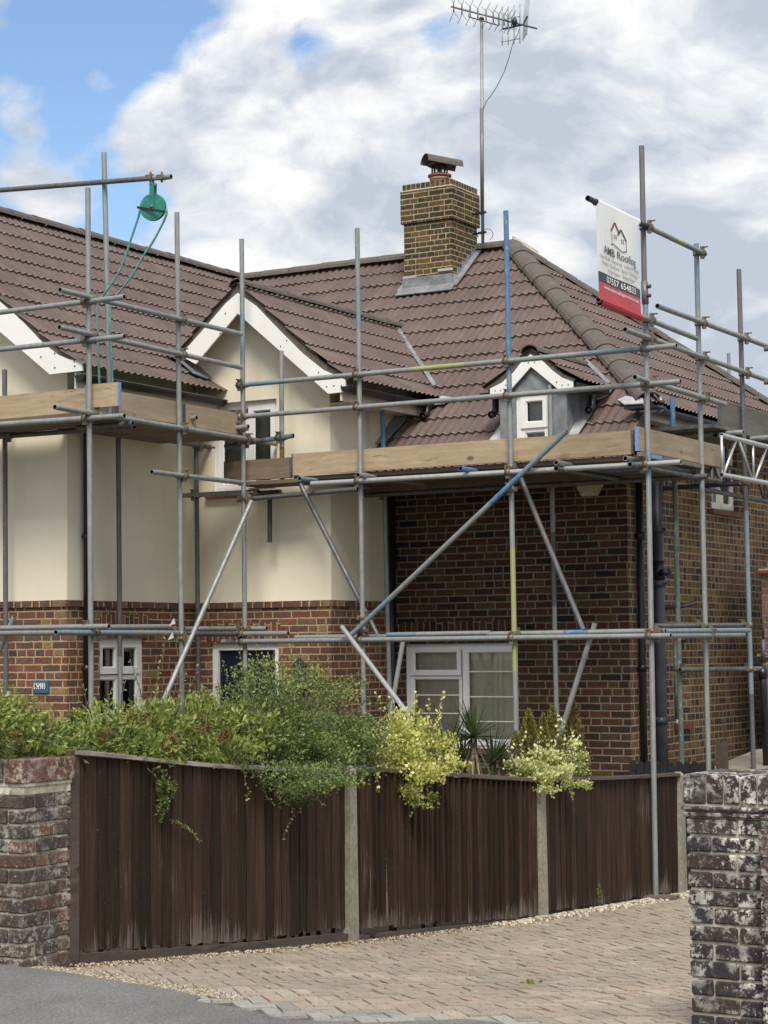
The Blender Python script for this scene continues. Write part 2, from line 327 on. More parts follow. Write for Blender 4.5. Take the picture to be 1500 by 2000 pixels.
def leaf_mat(name, stops, rough=.45, trans=.25):
    m, t, b = material(name); a = t.attr('clr'); c = t.ramp(a, stops)
    t.put(b.inputs['Base Color'], c); b.inputs['Roughness'].default_value = rough
    out = m.node_tree.nodes['Material Output']; tl = t.new('ShaderNodeBsdfTranslucent'); t.put(tl.inputs[0], t.mix(1, c, (1.3, 1.4, .7), 'MULTIPLY'))
    mx = t.new('ShaderNodeMixShader'); mx.inputs[0].default_value = trans; t.l.new(b.outputs[0], mx.inputs[1]); t.l.new(tl.outputs[0], mx.inputs[2]); t.l.new(mx.outputs[0], out.inputs[0]); M[name] = m
leaf_mat('leaf_hedge', [(0, (.05, .08, .018)), (.4, (.16, .21, .045)), (.75, (.30, .34, .085)), (1, (.42, .45, .16))])
leaf_mat('leaf_flower', [(0, (.10, .07, .025)), (.5, (.17, .12, .035)), (1, (.22, .15, .04))], .8, .1)
leaf_mat('leaf_shrub', [(0, (.04, .07, .022)), (.5, (.14, .195, .06)), (.85, (.29, .34, .10)), (1, (.42, .46, .14))])
leaf_mat('leaf_ivy', [(0, (.05, .085, .02)), (.5, (.13, .18, .04)), (1, (.26, .30, .08))])
leaf_mat('leaf_gold', [(0, (.12, .15, .03)), (.3, (.26, .29, .06)), (.6, (.56, .54, .16)), (1, (.78, .75, .42))])
leaf_mat('leaf_lime', [(0, (.16, .20, .06)), (.35, (.38, .42, .15)), (.7, (.64, .65, .32)), (1, (.78, .78, .50))])
leaf_mat('leaf_conifer', [(0, (.06, .045, .015)), (.45, (.11, .085, .02)), (.8, (.20, .20, .03)), (1, (.30, .30, .05))], .8, .1)
leaf_mat('leaf_cordyline', [(0, (.03, .045, .02)), (.6, (.06, .09, .035)), (.9, (.11, .14, .06)), (1, (.17, .135, .07))])
leaf_mat('dry_debris', [(0, (.14, .09, .05)), (.5, (.32, .24, .15)), (1, (.48, .38, .24))], .9, .05)
# ------------------------------------------------------------------ mesh helper
class MB:
    def __init__(s): s.v = []; s.f = []; s.mi = []; s.uv = []; s.sm = []; s.mats = []; s.clr = []; s.cc = 0.5
    def mat(s, m):
        if m not in s.mats: s.mats.append(m)
        return s.mats.index(m)
    def face(s, pts, m, uv=None, smooth=False):
        b = len(s.v); s.v += [tuple(p) for p in pts]; s.clr += [s.cc]*len(pts)
        s.f.append(tuple(range(b, b+len(pts)))); s.mi.append(s.mat(m)); s.uv.append(uv); s.sm.append(smooth)
    def hexa(s, p, m, uvs=None):  # p: 8 corners, bottom 0-3 ccw, top 4-7
        b = len(s.v); s.v += [tuple(q) for q in p]; s.clr += [s.cc]*8
        for k, q in enumerate(((3, 2, 1, 0), (4, 5, 6, 7), (0, 1, 5, 4), (1, 2, 6, 5), (2, 3, 7, 6), (3, 0, 4, 7))):
            s.f.append(tuple(b+i for i in q)); s.mi.append(s.mat(m)); s.sm.append(False)
            s.uv.append([uvs[i] for i in q] if uvs else None)
    def box(s, a, b, m):
        x0, y0, z0 = [min(a[i], b[i]) for i in range(3)]; x1, y1, z1 = [max(a[i], b[i]) for i in range(3)]
        s.hexa([(x0, y0, z0), (x1, y0, z0), (x1, y1, z0), (x0, y1, z0), (x0, y0, z1), (x1, y0, z1), (x1, y1, z1), (x0, y1, z1)], m)
    def obox(s, c, ax, ay, az, m):  # centre and three half-axis vectors
        c, ax, ay, az = map(Vector, (c, ax, ay, az))
        s.hexa([c-ax-ay-az, c+ax-ay-az, c+ax+ay-az, c-ax+ay-az, c-ax-ay+az, c+ax-ay+az, c+ax+ay+az, c-ax+ay+az], m)
    def prism(s, poly, ext, m, uvf=None):
        ext = Vector(ext); n = len(poly); P = [Vector(p) for p in poly]; Q = [p+ext for p in P]
        s.face(P, m, [uvf(p) for p in P] if uvf else None); s.face(Q[::-1], m, [uvf(p) for p in Q[::-1]] if uvf else None)
        for i in range(n):
            j = (i+1) % n; s.face([P[j], P[i], Q[i], Q[j]], m, [uvf(x) for x in (P[j], P[i], Q[i], Q[j])] if uvf else None)
    def sweep(s, pts, r, m, n=8, cap=True, radii=None):
        pts = [Vector(p) for p in pts]; b = len(s.v); k = len(pts); up = None
        for i, p in enumerate(pts):
            tdir = (pts[min(i+1, k-1)]-pts[max(i-1, 0)]).normalized()
            if up is None: up = tdir.orthogonal().normalized()
            up = (up-tdir*up.dot(tdir)).normalized(); sd_ = tdir.cross(up); rr = radii[i] if radii else r
            for j in range(n):
                a = 2*math.pi*j/n; s.v.append(tuple(p+(up*math.cos(a)+sd_*math.sin(a))*rr)); s.clr.append(s.cc)
        for i in range(k-1):
            for j in range(n):
                s.f.append((b+i*n+j, b+i*n+(j+1) % n, b+(i+1)*n+(j+1) % n, b+(i+1)*n+j)); s.mi.append(s.mat(m)); s.uv.append(None); s.sm.append(True)
        if cap:
            s.f.append(tuple(b+j for j in range(n))[::-1]); s.f.append(tuple(b+(k-1)*n+j for j in range(n)))
            for _ in (0, 1): s.mi.append(s.mat(m)); s.uv.append(None); s.sm.append(False)
    def pipe(s, a, b_, segs, r=.02415, n=14):
        """open scaffold tube with wall; segs: [(end fraction, material)]"""
        a, b_ = Vector(a), Vector(b_); d_ = b_-a; t0 = 0
        for te, m in segs: s.sweep([a+d_*t0, a+d_*te], r, m, n, cap=False); t0 = te
        ri = r*.80; u = d_.normalized(); o = u.orthogonal().normalized(); q = u.cross(o)
        m0, m1 = segs[0][1], segs[-1][1]
        for p, sgn, mm in ((a, 1, m0), (b_, -1, m1)):
            C1 = [p+(o*math.cos(2*math.pi*j/n)+q*math.sin(2*math.pi*j/n))*r for j in range(n)]
            C2 = [p+(o*math.cos(2*math.pi*j/n)+q*math.sin(2*math.pi*j/n))*ri for j in range(n)]
            C3 = [x+u*(.12*sgn) for x in C2]
            for j in range(n):
                k = (j+1) % n; s.face([C1[j], C1[k], C2[k], C2[j]], mm); s.face([C2[j], C2[k], C3[k], C3[j]], M['tube_inside'])
            s.face(C3, M['tube_inside'])
    def sphere(s, c, r, m, n=8, sc_=(1, 1, 1)):
        c = Vector(c); rings = n//2+1
        P = [[c+Vector((math.sin(math.pi*i/rings)*math.cos(2*math.pi*j/n)*r*sc_[0], math.sin(math.pi*i/rings)*math.sin(2*math.pi*j/n)*r*sc_[1], math.cos(math.pi*i/rings)*r*sc_[2])) for j in range(n)] for i in range(rings+1)]
        b = len(s.v)
        for row in P: s.v += [tuple(p) for p in row]; s.clr += [s.cc]*n
        for i in range(rings):
            for j in range(n):
                s.f.append((b+i*n+j, b+(i+1)*n+j, b+(i+1)*n+(j+1) % n, b+i*n+(j+1) % n)); s.mi.append(s.mat(m)); s.uv.append(None); s.sm.append(True)
    def build(s, name, parent=None, label=None, cat=None, group=None, kind=None, origin=None):
        V = np.array(s.v, dtype=float)
        if origin is None: lo = V.min(0); hi = V.max(0); origin = ((lo[0]+hi[0])/2, (lo[1]+hi[1])/2, lo[2])
        V = V-np.array(origin)
        me = bpy.data.meshes.new(name); me.from_pydata([tuple(x) for x in V], [], s.f)
        for m in s.mats: me.materials.append(m)
        me.polygons.foreach_set('material_index', s.mi); me.polygons.foreach_set('use_smooth', s.sm)
        if any(u is not None for u in s.uv):
            ul = me.uv_layers.new(name='UVMap'); flat = []
            for f, u in zip(s.f, s.uv):
                flat += [c for p in (u if u is not None else [(0, 0)]*len(f)) for c in p]
            ul.data.foreach_set('uv', flat)
        at = me.attributes.new('clr', 'FLOAT', 'POINT'); at.data.foreach_set('value', s.clr)
        me.update()
        return link(name, me, parent, label, cat, group, kind, origin)
def link(name, me, parent=None, label=None, cat=None, group=None, kind=None, origin=(0, 0, 0)):
    o = bpy.data.objects.new(name, me); COL.objects.link(o); o.location = Vector(origin)
    if parent is not None:
        o.parent = parent; o.matrix_parent_inverse = Matrix.Translation(wloc(parent)).inverted()
    o['_w'] = list(origin)
    tag(o, label, cat, group, kind); return o
def wloc(o): return Vector(o['_w'])
def tag(o, label=None, cat=None, group=None, kind=None):
    if label: o['label'] = label
    if cat: o['category'] = cat
    if group: o['group'] = group
    if kind: o['kind'] = kind
def thing(name, loc, label, cat, group=None):
    o = bpy.data.objects.new(name, None); COL.objects.link(o); o.location = loc; o.empty_display_size = .2; o['_w'] = list(loc); tag(o, label, cat, group); return o
def grid_mesh(name, V, F, mats, mi=None, uvs=None, clr=None, smooth=True, **kw):
    """numpy mesh"""
    V = np.asarray(V, float); lo = V.min(0); hi = V.max(0); org = ((lo[0]+hi[0])/2, (lo[1]+hi[1])/2, lo[2])
    V = V-np.array(org); F = np.asarray(F, np.int32); me = bpy.data.meshes.new(name); k = F.shape[1]
    me.vertices.add(len(V)); me.vertices.foreach_set('co', V.ravel()); me.loops.add(F.size); me.loops.foreach_set('vertex_index', F.ravel())
    me.polygons.add(len(F)); me.polygons.foreach_set('loop_start', np.arange(0, F.size, k, dtype=np.int32)); me.polygons.foreach_set('loop_total', np.full(len(F), k, np.int32))
    for m in mats: me.materials.append(m)
    if mi is not None: me.polygons.foreach_set('material_index', np.asarray(mi, np.int32))
    me.update(calc_edges=True)
    me.polygons.foreach_set('use_smooth', np.full(len(F), smooth))
    if uvs is not None: ul = me.uv_layers.new(name='UVMap'); ul.data.foreach_set('uv', np.asarray(uvs)[F.ravel()].ravel())
    if clr is not None: at = me.attributes.new('clr', 'FLOAT', 'POINT'); at.data.foreach_set('value', np.asarray(clr, float))
    me.validate(); return link(name, me, origin=org, **kw)
# ================================================================== SETTING
GP = [(-400, 0), (7.5, 0.0), (8.1, -.02), (8.84, -.09), (10.14, -.20), (11.5, -.31), (12.4, -.367), (13.5, -.435), (14.1, -.464), (16.93, -.588), (20, -.65), (600, -.65)]
def gz(Y):
    for (a, za), (b, zb) in zip(GP, GP[1:]):
        if Y <= b: return za+(zb-za)*(Y-a)/(b-a)
    return -.65
def strip(name, x0, x1, y0, y1, dz, m, kind='structure', left=None):
    mb = MB(); ys = [y0]+[y for y, _ in GP if y0 < y < y1]+[y1]
    for a, b in zip(ys, ys[1:]): mb.face([(x0, a, gz(a)+dz), (x1, a, gz(a)+dz), (x1, b, gz(b)+dz), (x0, b, gz(b)+dz)], m)
    return mb.build(name, kind=kind)
strip('ground', -300, 300, -300, 500, -.02, M['grass_ground'])
strip('garden_soil', -17, -6.93, 8.25, 17.9, -.004, M['soil'])
mottled('joint_sand', (.05, .042, .032), (.13, .11, .08), 40)
strip('driveway_bed', -6.93, -1.5, 7.2, 24, -.006, M['joint_sand'])
# paving blocks in 45 degree herringbone
def paving():
    mb = MB(); L, W_, th = .172, .086, .055; g = .0048; c45 = math.cos(math.pi/4)
    rr = random.Random(3); mb2 = M['block']
    bnd = [(-7.2, 8.0), (-6.53, 7.92), (-5.49, 7.62), (-4.83, 7.40), (-4.17, 7.68), (-3.3, 7.5), (-1, 7.4)]
    def edge(x):
        for (a, ya), (b, yb) in zip(bnd, bnd[1:]):
            if x <= b: return ya+(yb-ya)*(x-a)/(b-a)
        return 7.4
    for i in range(-160, 160):
        for j in range(-160, 160):
            # herringbone: a pair (horizontal, vertical) per cell of the lattice
            bx = i*W_+j*W_*1.0; k = (i-j)
            # lattice vectors (W,W) and (2W,-2W)
    # classic: horizontals at (k*W + 4W*m*.5 ...)
    for n in range(-150, 150):
        for q in range(-48, 48):
            ox = n*W_+q*2*W_; oy = n*W_-q*2*W_
            for (x0, y0, x1, y1) in ((ox, oy, ox+L, oy+W_), (ox, oy+W_, ox+W_, oy+W_+L)):
                cx, cy = (x0+x1)/2, (y0+y1)/2
                X = -5.2+(cx-cy)*c45; Y = 12.5+(cx+cy)*c45
                if not (-6.86 < X < -1.9 and edge(X)+.02 < Y < 18.6): continue
                if Y > 17 and X < -6.2: continue
                mb.cc = rr.random(); grey = Y < edge(X)+.28
                hx, hy = (x1-x0)/2-g, (y1-y0)/2-g
                z = gz(Y)+.006+rr.uniform(-.004, .004); sl_ = (gz(Y+.1)-gz(Y-.1))/.2
                e1 = Vector((c45, c45, 0)); e2 = Vector((-c45, c45, 0)); e1.z = e1.y*sl_; e2.z = e2.y*sl_
                tx, ty = rr.uniform(-.0015, .0015), rr.uniform(-.0015, .0015)
                P = [Vector((X, Y, z))+e1*sx*hx+e2*sy*hy+Vector((0, 0, sx*tx+sy*ty)) for sx, sy in ((-1, -1), (1, -1), (1, 1), (-1, 1))]
                P2 = [p*1.0+(p-Vector((X, Y, z))).normalized()*.004-Vector((0, 0, .014)) for p in P]
                m_ = M['block_grey'] if grey else mb2
                mb.face(P, m_)
                for a in range(4): b = (a+1) % 4; mb.face([P2[a], P2[b], P[b], P[a]], m_)
    return mb.build('driveway', kind='structure')
paving()
# footway asphalt, its edge against the drive irregular
mb = MB(); ed = [(-40, 8.02), (-7.2, 8.0), (-6.53, 7.93), (-6.1, 7.83), (-5.75, 7.76), (-5.52, 7.66), (-5.49, 7.56), (-5.2, 7.50), (-4.86, 7.36), (-4.5, 7.46), (-4.17, 7.74), (-3.9, 7.70), (-3.7, 7.5), (-3.1, 7.45), (-1, 7.4), (40, 7.4)]
for (a, ya), (b, yb) in zip(ed, ed[1:]): mb.face([(a, -4, .011), (b, -4, .011), (b, yb, .011), (a, ya, .011)], M['asphalt'])
mb.build('pavement', kind='structure')
# ================================================================== PIERS (real bricks)
def brick_pier(name, x0, x1, y0, y1, z0, ztop, label, h, copings, seed, extra=None):
    rr = random.Random(seed); r = thing(name, ((x0+x1)/2, (y0+y1)/2, z0), label, 'brick pier')
    core = MB(); core.box((x0+.012, y0+.012, z0), (x1-.012, y1-.012, ztop-.115), M['pier_mortar']); core.build('mortar', r)
    mb = MB(); m = M['pier_brick_brown' if copings == 'plain' else 'pier_brick']; bw = h*3.0; zc = ztop-.185
    def brick(cx, cy, hx, hy, za, zb, tone=None):
        mb.cc = (rr.random() if copings == 'plain' else rr.choice([.05, .1, .3, .68, .3, .9, .25, .7, .56 if rr.random() < .4 else .1])) if tone is None else tone; j = lambda: rr.uniform(-.004, .004); bv = .006
        A = [(cx+sx*(hx)+j(), cy+sy*(hy)+j()) for sx, sy in ((-1, -1), (1, -1), (1, 1), (-1, 1))]
        za += j()*.6; zb += j()*.6
        pts = []
        for (zz, ins) in ((za, bv), (za+bv, 0), (zb-bv, 0), (zb, bv)):
            ring = []
            for (x, y), (sx, sy) in zip(A, ((-1, -1), (1, -1), (1, 1), (-1, 1))): ring.append((x-sx*ins, y-sy*ins, zz))
            pts.append(ring)
        for a, b in zip(pts, pts[1:]):
            for q in range(4): w_ = (q+1) % 4; mb.face([a[q], a[w_], b[w_], b[q]], m)
        mb.face(pts[-1], m); mb.face(pts[0][::-1], m)
    k = 0; z = zc-h
    W_, D = x1-x0, y1-y0; jt = .011
    while z > z0-.05:
        za, zb = z+jt/2, z+h-jt/2
        # front and back rows along x, side rows along y ; alternate
        for yy, dirn in ((y0, 0), (y1, 1)):
            xs = x0; first = bw/2 if k % 2 else bw
            while xs < x1-.03:
                e = min(xs+first, x1);
                if x1-e < .05: e = x1
                brick((xs+e)/2, yy+(.05 if dirn == 0 else -.05), (e-xs-jt)/2, .05-.001, za, zb); xs = e; first = bw
        for xx, dirn in ((x0, 0), (x1, 1)):
            ys = y0+.1; first = bw/2 if (k+1) % 2 else bw-.1+.012
            while ys < y1-.1-.02:
                e = min(ys+first, y1-.1)
                if y1-.1-e < .04: e = y1-.1
                brick(xx+(.05 if dirn == 0 else -.05), (ys+e)/2, .05-.001, (e-ys-jt)/2, za, zb); ys = e; first = bw
        k += 1; z -= h
    # creasing and brick-on-edge coping
    if copings == 'crease':
        for i, zz in enumerate((zc, zc+.026)): mb.cc = .6; o = .012+.008*i; brick((x0+x1)/2, (y0+y1)/2, W_/2+o, D/2+o, zz+.003, zz+.024)
        zc2 = zc+.055
    else:
        zc2 = zc+.055
        c2 = MB(); c2.box((x0+.002, y0+.002, zc+.002), (x1-.002, y1-.002, zc2+.004), M['pier_mortar']); c2.build('mortar', r)
    n = max(3, int(W_/.112)); wv = W_+.03
    xs = x0-.015; i = 0
    while xs < x1+.0:
        e = xs+(.112 if rr.random() < .55 else .078)
        if x1+.015-e < .05: e = x1+.015
        cop = 1; brick((xs+e)/2, (y0+y1)/2, (e-xs)/2-.005, D/2+.015, zc2+.006, ztop, rr.choice([.56, .56, .3, .9]) if copings == 'plain' else rr.choice([.3, .9, .3, .1, .56])); xs = e; i += 1
    c3 = MB(); c3.box((x0-.004, y0-.004, zc2-.01), (x1+.004, y1+.004, ztop-.008), M['pier_mortar']); c3.build('mortar', r)
    mb.build('brickwork', r); return r
brick_pier('gate_pier', -7.36, -6.905, 8.02, 8.40, -.05, 1.06, 'weathered grey and red brick gate pier at the left end of the fence', .0765, 'plain', 5)
brick_pier('gate_pier', -3.325, -2.93, 8.21, 8.60, -.05, 1.055, 'dark brick gate pier with white bloom right of the driveway', .0765, 'crease', 9)
def low_wall():
    r = thing('garden_wall', (-2.3, 8.3, -.05), 'low brick boundary wall joined to the right gate pier, red cap and pale joints', 'brick wall')
    mb = MB(); rr = random.Random(4); x0, x1, y0, y1 = -2.96, 1.5, 8.12, 8.33
    c = MB(); c.box((x0+.01, y0+.01, -.05), (x1, y1, .80), M['pier_mortar']); c.build('mortar', r)
    z = -.05; k = 0
    while z < .72:
        x = x0-(.11 if k % 2 else 0)
        while x < x1:
            mb.cc = rr.random(); mb.box((max(x, x0), y0+rr.uniform(-.003, .003), z+.006), (min(x+.214, x1), y1+.003, z+.07), M['pier_brick']); x += .225
        z += .0765; k += 1
    mb.cc = .6; x = x0
    while x < x1: mb.cc = rr.choice([.58, .62, .6, .3]); mb.box((x, y0-.012, .725), (x+.105, y1+.012, .835), M['pier_brick']); x += .112
    mb.build('brickwork', r)
low_wall()
# ================================================================== HOUSE
XW, YW, XB, YB, XL, YL_ = -7.8, 17.9, -10.45, 16.70, -12.116, 14.677
ZR, YR, SM = 6.39, 20.98, .80
ZC = 2.115   # foot of the render
XRG = -14.45  # ridge of the left wing
house = thing('house', (-11, 18, gz(18)), 'brick and cream rendered house with brown tiled gabled roof behind the scaffold', 'house')
def wallgrid(mb, O, eu, u0, u1, z0, z1, holes, m, depth=.10, en=None, top=None):
    us = sorted({u0, u1}|{c for h in holes for c in h[:2] if u0 < c < u1}); zs = sorted({z0, z1}|{c for h in holes for c in h[2:] if z0 < c < z1})
    O, eu = Vector(O), Vector(eu); P = lambda u, z, d=0: O+eu*u+Vector((0, 0, z))-(en*d if en else Vector())
    for a, b in zip(us, us[1:]):
        for c, d in zip(zs, zs[1:]):
            mu, mz = (a+b)/2, (c+d)/2
            if any(h[0] < mu < h[1] and h[2] < mz < h[3] for h in holes): continue
            mb.face([P(a, c), P(b, c), P(b, d), P(a, d)], m, [(a, c), (b, c), (b, d), (a, d)])
    for h in holes:
        a, b, c, d = max(h[0], u0), min(h[1], u1), max(h[2], z0), min(h[3], z1)
        if a >= b or c >= d: continue
        for (p, q) in (((a, c), (a, d)), ((b, c), (b, d)), ((a, c), (b, c)), ((a, d), (b, d))):
            if p[1] == q[1] and p[1] in (z0, z1) and (p[1] != h[2] and p[1] != h[3]): continue
            mb.face([P(*p), P(*q), P(*q, depth), P(*p, depth)], m, [(p[0], p[1]), (q[0], q[1]), (q[0]+depth, q[1]), (p[0]+depth, p[1])])
NY = Vector((0, -1, 0)); NX = Vector((1, 0, 0))
def rectY(px0, py0, px1, py1, Y): a, b = PY(px0, py0, Y), PY(px1, py1, Y); return [a.x, b.x, b.z, a.z]
def rectX(px0, py0, px1, py1, X): a, b = PX(px0, py0, X), PX(px1, py1, X); return [a.y, b.y, b.z, a.z]
W_front = rectY(789, 1258, 1014, 1472, YW); W_front[2] = .62
W_bay = rectY(414, 789, 541, 957, YB)
DOOR = rectY(411, 1257, 545, 1400, YB); DOOR[2] = -.45
W_wing = rectX(195, 1246, 285, 1392, XL); W_wing[2] = .95
W_bside = rectX(703, 786, 724, 878, XB)
W_sup = rectX(1388, 905, 1441, 1002, XW); W_sup[3] = W_sup[2]+.85
W_slow = rectX(1318, 1250, 1342, 1412, XW)
GB = -.7
mbo, mbc, mbd, mbs = MB(), MB(), MB(), MB()
# left wing front, wing side, bay front, bay side : brick below, render above
wallgrid(mbo, (0, YL_, 0), (1, 0, 0), -16.78, XL, GB, ZC, [], M['brick_orange'], en=NY)
wallgrid(mbo, (XL, 0, 0), (0, 1, 0), YL_, YB, GB, ZC, [W_wing], M['brick_orange'], en=NX)
wallgrid(mbo, (0, YB, 0), (1, 0, 0), XL, XB, GB, ZC, [DOOR], M['brick_orange'], en=NY)
wallgrid(mbo, (XB, 0, 0), (0, 1, 0), YB, YW, GB, ZC, [], M['brick_orange'], en=NX)
mbo.build('brick_wall', house)
# projecting course under the render
mb = MB(); zt, zb_ = ZC-.005, ZC-.062; pj = .022
def course(a, b, mb):
    a, b = Vector(a), Vector(b); L_ = (b-a).length; u = (b-a)/L_; n = Vector((u.y, -u.x, 0)); x = 0
    while x < L_:
        e = min(x+.225, L_); rr_ = rnd.random()
        p = [a+u*(x+.004)+n*pj, a+u*(e-.004)+n*pj]; q = [a+u*(x+.004)-n*.02, a+u*(e-.004)-n*.02]
        P8 = [v+Vector((0, 0, zz-v.z)) for zz in (zb_, zt) for v in (p[0], p[1], q[1], q[0])]
        off = rnd.randint(0, 50)*.225; uvs = [(off+.03+(e-x)*.8*k, .020+.03*(i >= 4)) for i, k in enumerate((0, 1, 1, 0, 0, 1, 1, 0))]
        mb.hexa([P8[0], P8[1], P8[2], P8[3], P8[4], P8[5], P8[6], P8[7]], M['brick_orange'], uvs); x = e
course((-16.78, YL_, 0), (XL, YL_, 0), mb); course((XL, YL_, 0), (XL, YB, 0), mb); course((XL, YB, 0), (XB, YB, 0), mb); course((XB, YB, 0), (XB, YW, 0), mb)
mb.build('plinth_course', house)
wallgrid(mbc, (0, YL_, 0), (1, 0, 0), -16.78, XL, ZC, 4.25, [], M['cream'], en=NY)
wallgrid(mbc, (XL, 0, 0), (0, 1, 0), YL_, YB, ZC, 4.5, [], M['cream'], en=NX)
wallgrid(mbc, (0, YB, 0), (1, 0, 0), XL, XB, ZC, 4.4, [W_bay], M['cream'], en=NY)
wallgrid(mbc, (XB, 0, 0), (0, 1, 0), YB, 19.4, ZC, 4.42, [W_bside], M['cream'], en=NX)
mbc.face([(XL-.3, YB, 4.4), (XB, YB, 4.4), (XB, YB, 4.42), (-11.37, YB, 5.28), (XL-.3, YB, 4.45)], M['cream'])
mbc.face([(-16.78, YL_, 4.25), (XL, YL_, 4.25), (XL, YL_, 4.5), (XRG, YL_, 6.3), (-16.78, YL_, 4.5)], M['cream'])
mbc.build('rendered_wall', house)
# dark brick front and browner side wall
wallgrid(mbd, (0, YW, 0), (1, 0, 0), XB, XW, GB, 3.9, [W_front], M['brick_dark'], en=NY); mbd.build('brick_wall', house)
wallgrid(mbs, (XW, 0, 0), (0, 1, 0), YW, 23.9, GB, 4.0, [W_sup, W_slow], M['brick_side'], en=NX)
wallgrid(mbs, (0, 23.9, 0), (1, 0, 0), -16.78, XW, GB, 4.0, [], M['brick_side'], en=-NY)
wallgrid(mbs, (-16.78, 0, 0), (0, 1, 0), YL_, 23.9, GB, 4.2, [], M['brick_side'], en=-NX)
mbs.build('brick_wall', house)
def soldier(px0, px1, zlo, zhi, plane, c, m):
    mb = MB(); d = .004
    if plane == 'Y': a, b = PY(px0, 1240, c).x, PY(px1, 1240, c).x; P = lambda u, z: (u, c-d, z)
    else: a, b = PX(px0, 1240, c).y, PX(px1, 1240, c).y; P = lambda u, z: (c+d, u, z)
    mb.face([P(a, zlo), P(b, zlo), P(b, zhi), P(a, zhi)], m, [(.02, a), (.02, b), (.205, b), (.205, a)])
    mb.build('soldier_course', house)
soldier(782, 1012, PY(900, 1252, YW).z, PY(900, 1213, YW).z, 'Y', YW, M['brick_dark'])
soldier(195, 290, PX(240, 1240, XL).z, PX(240, 1201, XL).z, 'X', XL, M['brick_orange'])
soldier(405, 548, PY(480, 1252, YB).z, PY(480, 1216, YB).z, 'Y', YB, M['brick_orange'])
# ---- windows
def window(parent, O, eu, en, R_, sashes, glass_bars=(), back=None, fw=.06, inset=.05, name='window', sill=None, curtain='curtain', lab=None):
    O, eu, en = Vector(O), Vector(eu), Vector(en); u0, u1, z0, z1 = R_
    P = lambda u, z, d: O+eu*u+Vector((0, 0, z))+en*d
    def fb(mb, a, b, c, d, d0, d1, m): mb.hexa([P(a, c, d0), P(b, c, d0), P(b, c, d1), P(a, c, d1), P(a, d, d0), P(b, d, d0), P(b, d, d1), P(a, d, d1)], m)
    def frame(mb, a, b, c, d, w_, d0, d1, m, bev=.012):
        for (p, q, r, s_) in ((a, b, c, c+w_), (a, b, d-w_, d), (a, a+w_, c+w_, d-w_), (b-w_, b, c+w_, d-w_)): fb(mb, p, q, r, s_, d0, d1, m)
        # chamfered inner lip
        i0, i1 = w_, w_+bev
        o = [(a+i0, c+i0), (b-i0, c+i0), (b-i0, d-i0), (a+i0, d-i0)]; n_ = [(a+i1, c+i1), (b-i1, c+i1), (b-i1, d-i1), (a+i1, d-i1)]
        for k in range(4): l = (k+1) % 4; mb.face([P(*o[k], d1-.004), P(*o[l], d1-.004), P(*n_[l], d1-.022), P(*n_[k], d1-.022)], m)
    f = MB(); frame(f, u0, u1, z0, z1, fw, -inset-.06, -inset, M['upvc'])
    for s in sashes: frame(f, s[0], s[1], s[2], s[3], s[4], -inset-.055, -inset+(.012 if len(s) > 5 and s[5] else -.006), M['upvc'])
    w_ = f.build(name, parent, label=lab)
    for s in sashes:
        g = MB(); g.face([P(s[0]+s[4], s[2]+s[4], -inset-.03), P(s[1]-s[4], s[2]+s[4], -inset-.03), P(s[1]-s[4], s[3]-s[4], -inset-.03), P(s[0]+s[4], s[3]-s[4], -inset-.03)], M['pane'])
        g.build('pane', w_)
        if len(s) > 6:
            bm = MB()
            for zz in s[6]: fb(bm, s[0]+s[4], s[1]-s[4], zz-.006, zz+.006, -inset-.032, -inset-.024, M['upvc'])
            bm.build('glazing_bar', w_)
    bk = MB(); bk.face([P(u0-.05, z0-.1, -.55), P(u1+.05, z0-.1, -.55), P(u1+.05, z1+.1, -.55), P(u0-.05, z1+.1, -.55)], M['dark_room'])
    for uu in (u0-.02, u1+.02): bk.face([P(uu, z0-.1, -.11), P(uu, z1+.1, -.11), P(uu, z1+.1, -.55), P(uu, z0-.1, -.55)], M['dark_room'])
    bk.build('room_backing', w_)
    if back:
        cm = MB(); n_ = 60
        for (a, b, c, d, mm, amp) in back:
            for i in range(n_):
                ua, ub = a+(b-a)*i/n_, a+(b-a)*(i+1)/n_; da, db = [-.13+amp*math.sin(x*70+math.sin(x*23)*2) for x in (ua, ub)]
                cm.face([P(ua, c, da), P(ub, c, db), P(ub, d, db), P(ua, d, da)], M[mm], smooth=True)
        cm.build('curtain', w_)
    if sill:
        s_ = MB(); fb(s_, u0-.06, u1+.06, z0-.055, z0, -inset-.05, .05, M[sill]); s_.build('sill', w_)
    return w_
X_at = lambda px, Y=YW: PY(px, 1350, Y).x
zf = lambda py, px=900: PY(px, py, YW).z
u0, u1, z0, z1 = W_front
window(house, (0, YW, 0), (1, 0, 0), NY, W_front,
       [(X_at(797), X_at(897), zf(1319), zf(1264), .045, 1), (X_at(797), X_at(897), z0+.03, zf(1320), .03, 0, [zf(1358), zf(1394)]), (X_at(901), X_at(1010), z0+.03, zf(1264), .05, 1, [zf(1312), zf(1361), zf(1409)])],
       back=[(u0+.05, u1-.05, z0, z1-.05, 'curtain', .004), (u1-.42, u1-.04, z0, z1-.05, 'curtain', .02)], sill='sill_tile')
u0, u1, z0, z1 = W_bay; um = PY(481, 870, YB).x
window(house, (0, YB, 0), (1, 0, 0), NY, W_bay, [(u0+.04, um, z0+.04, z1-.12, .05, 0, [z0+.72]), (um, u1-.04, z0+.04, z1-.04, .06, 1)],
       back=[(u0+.05, um-.02, z0, z1, 'curtain_dark', .022), (um+.05, u1-.04, z0, z1, 'curtain_dark', .022)], sill='sill_tile')
u0, u1, z0, z1 = W_wing; um = PX(240, 1300, XL).y; zm = PX(240, 1316, XL).z
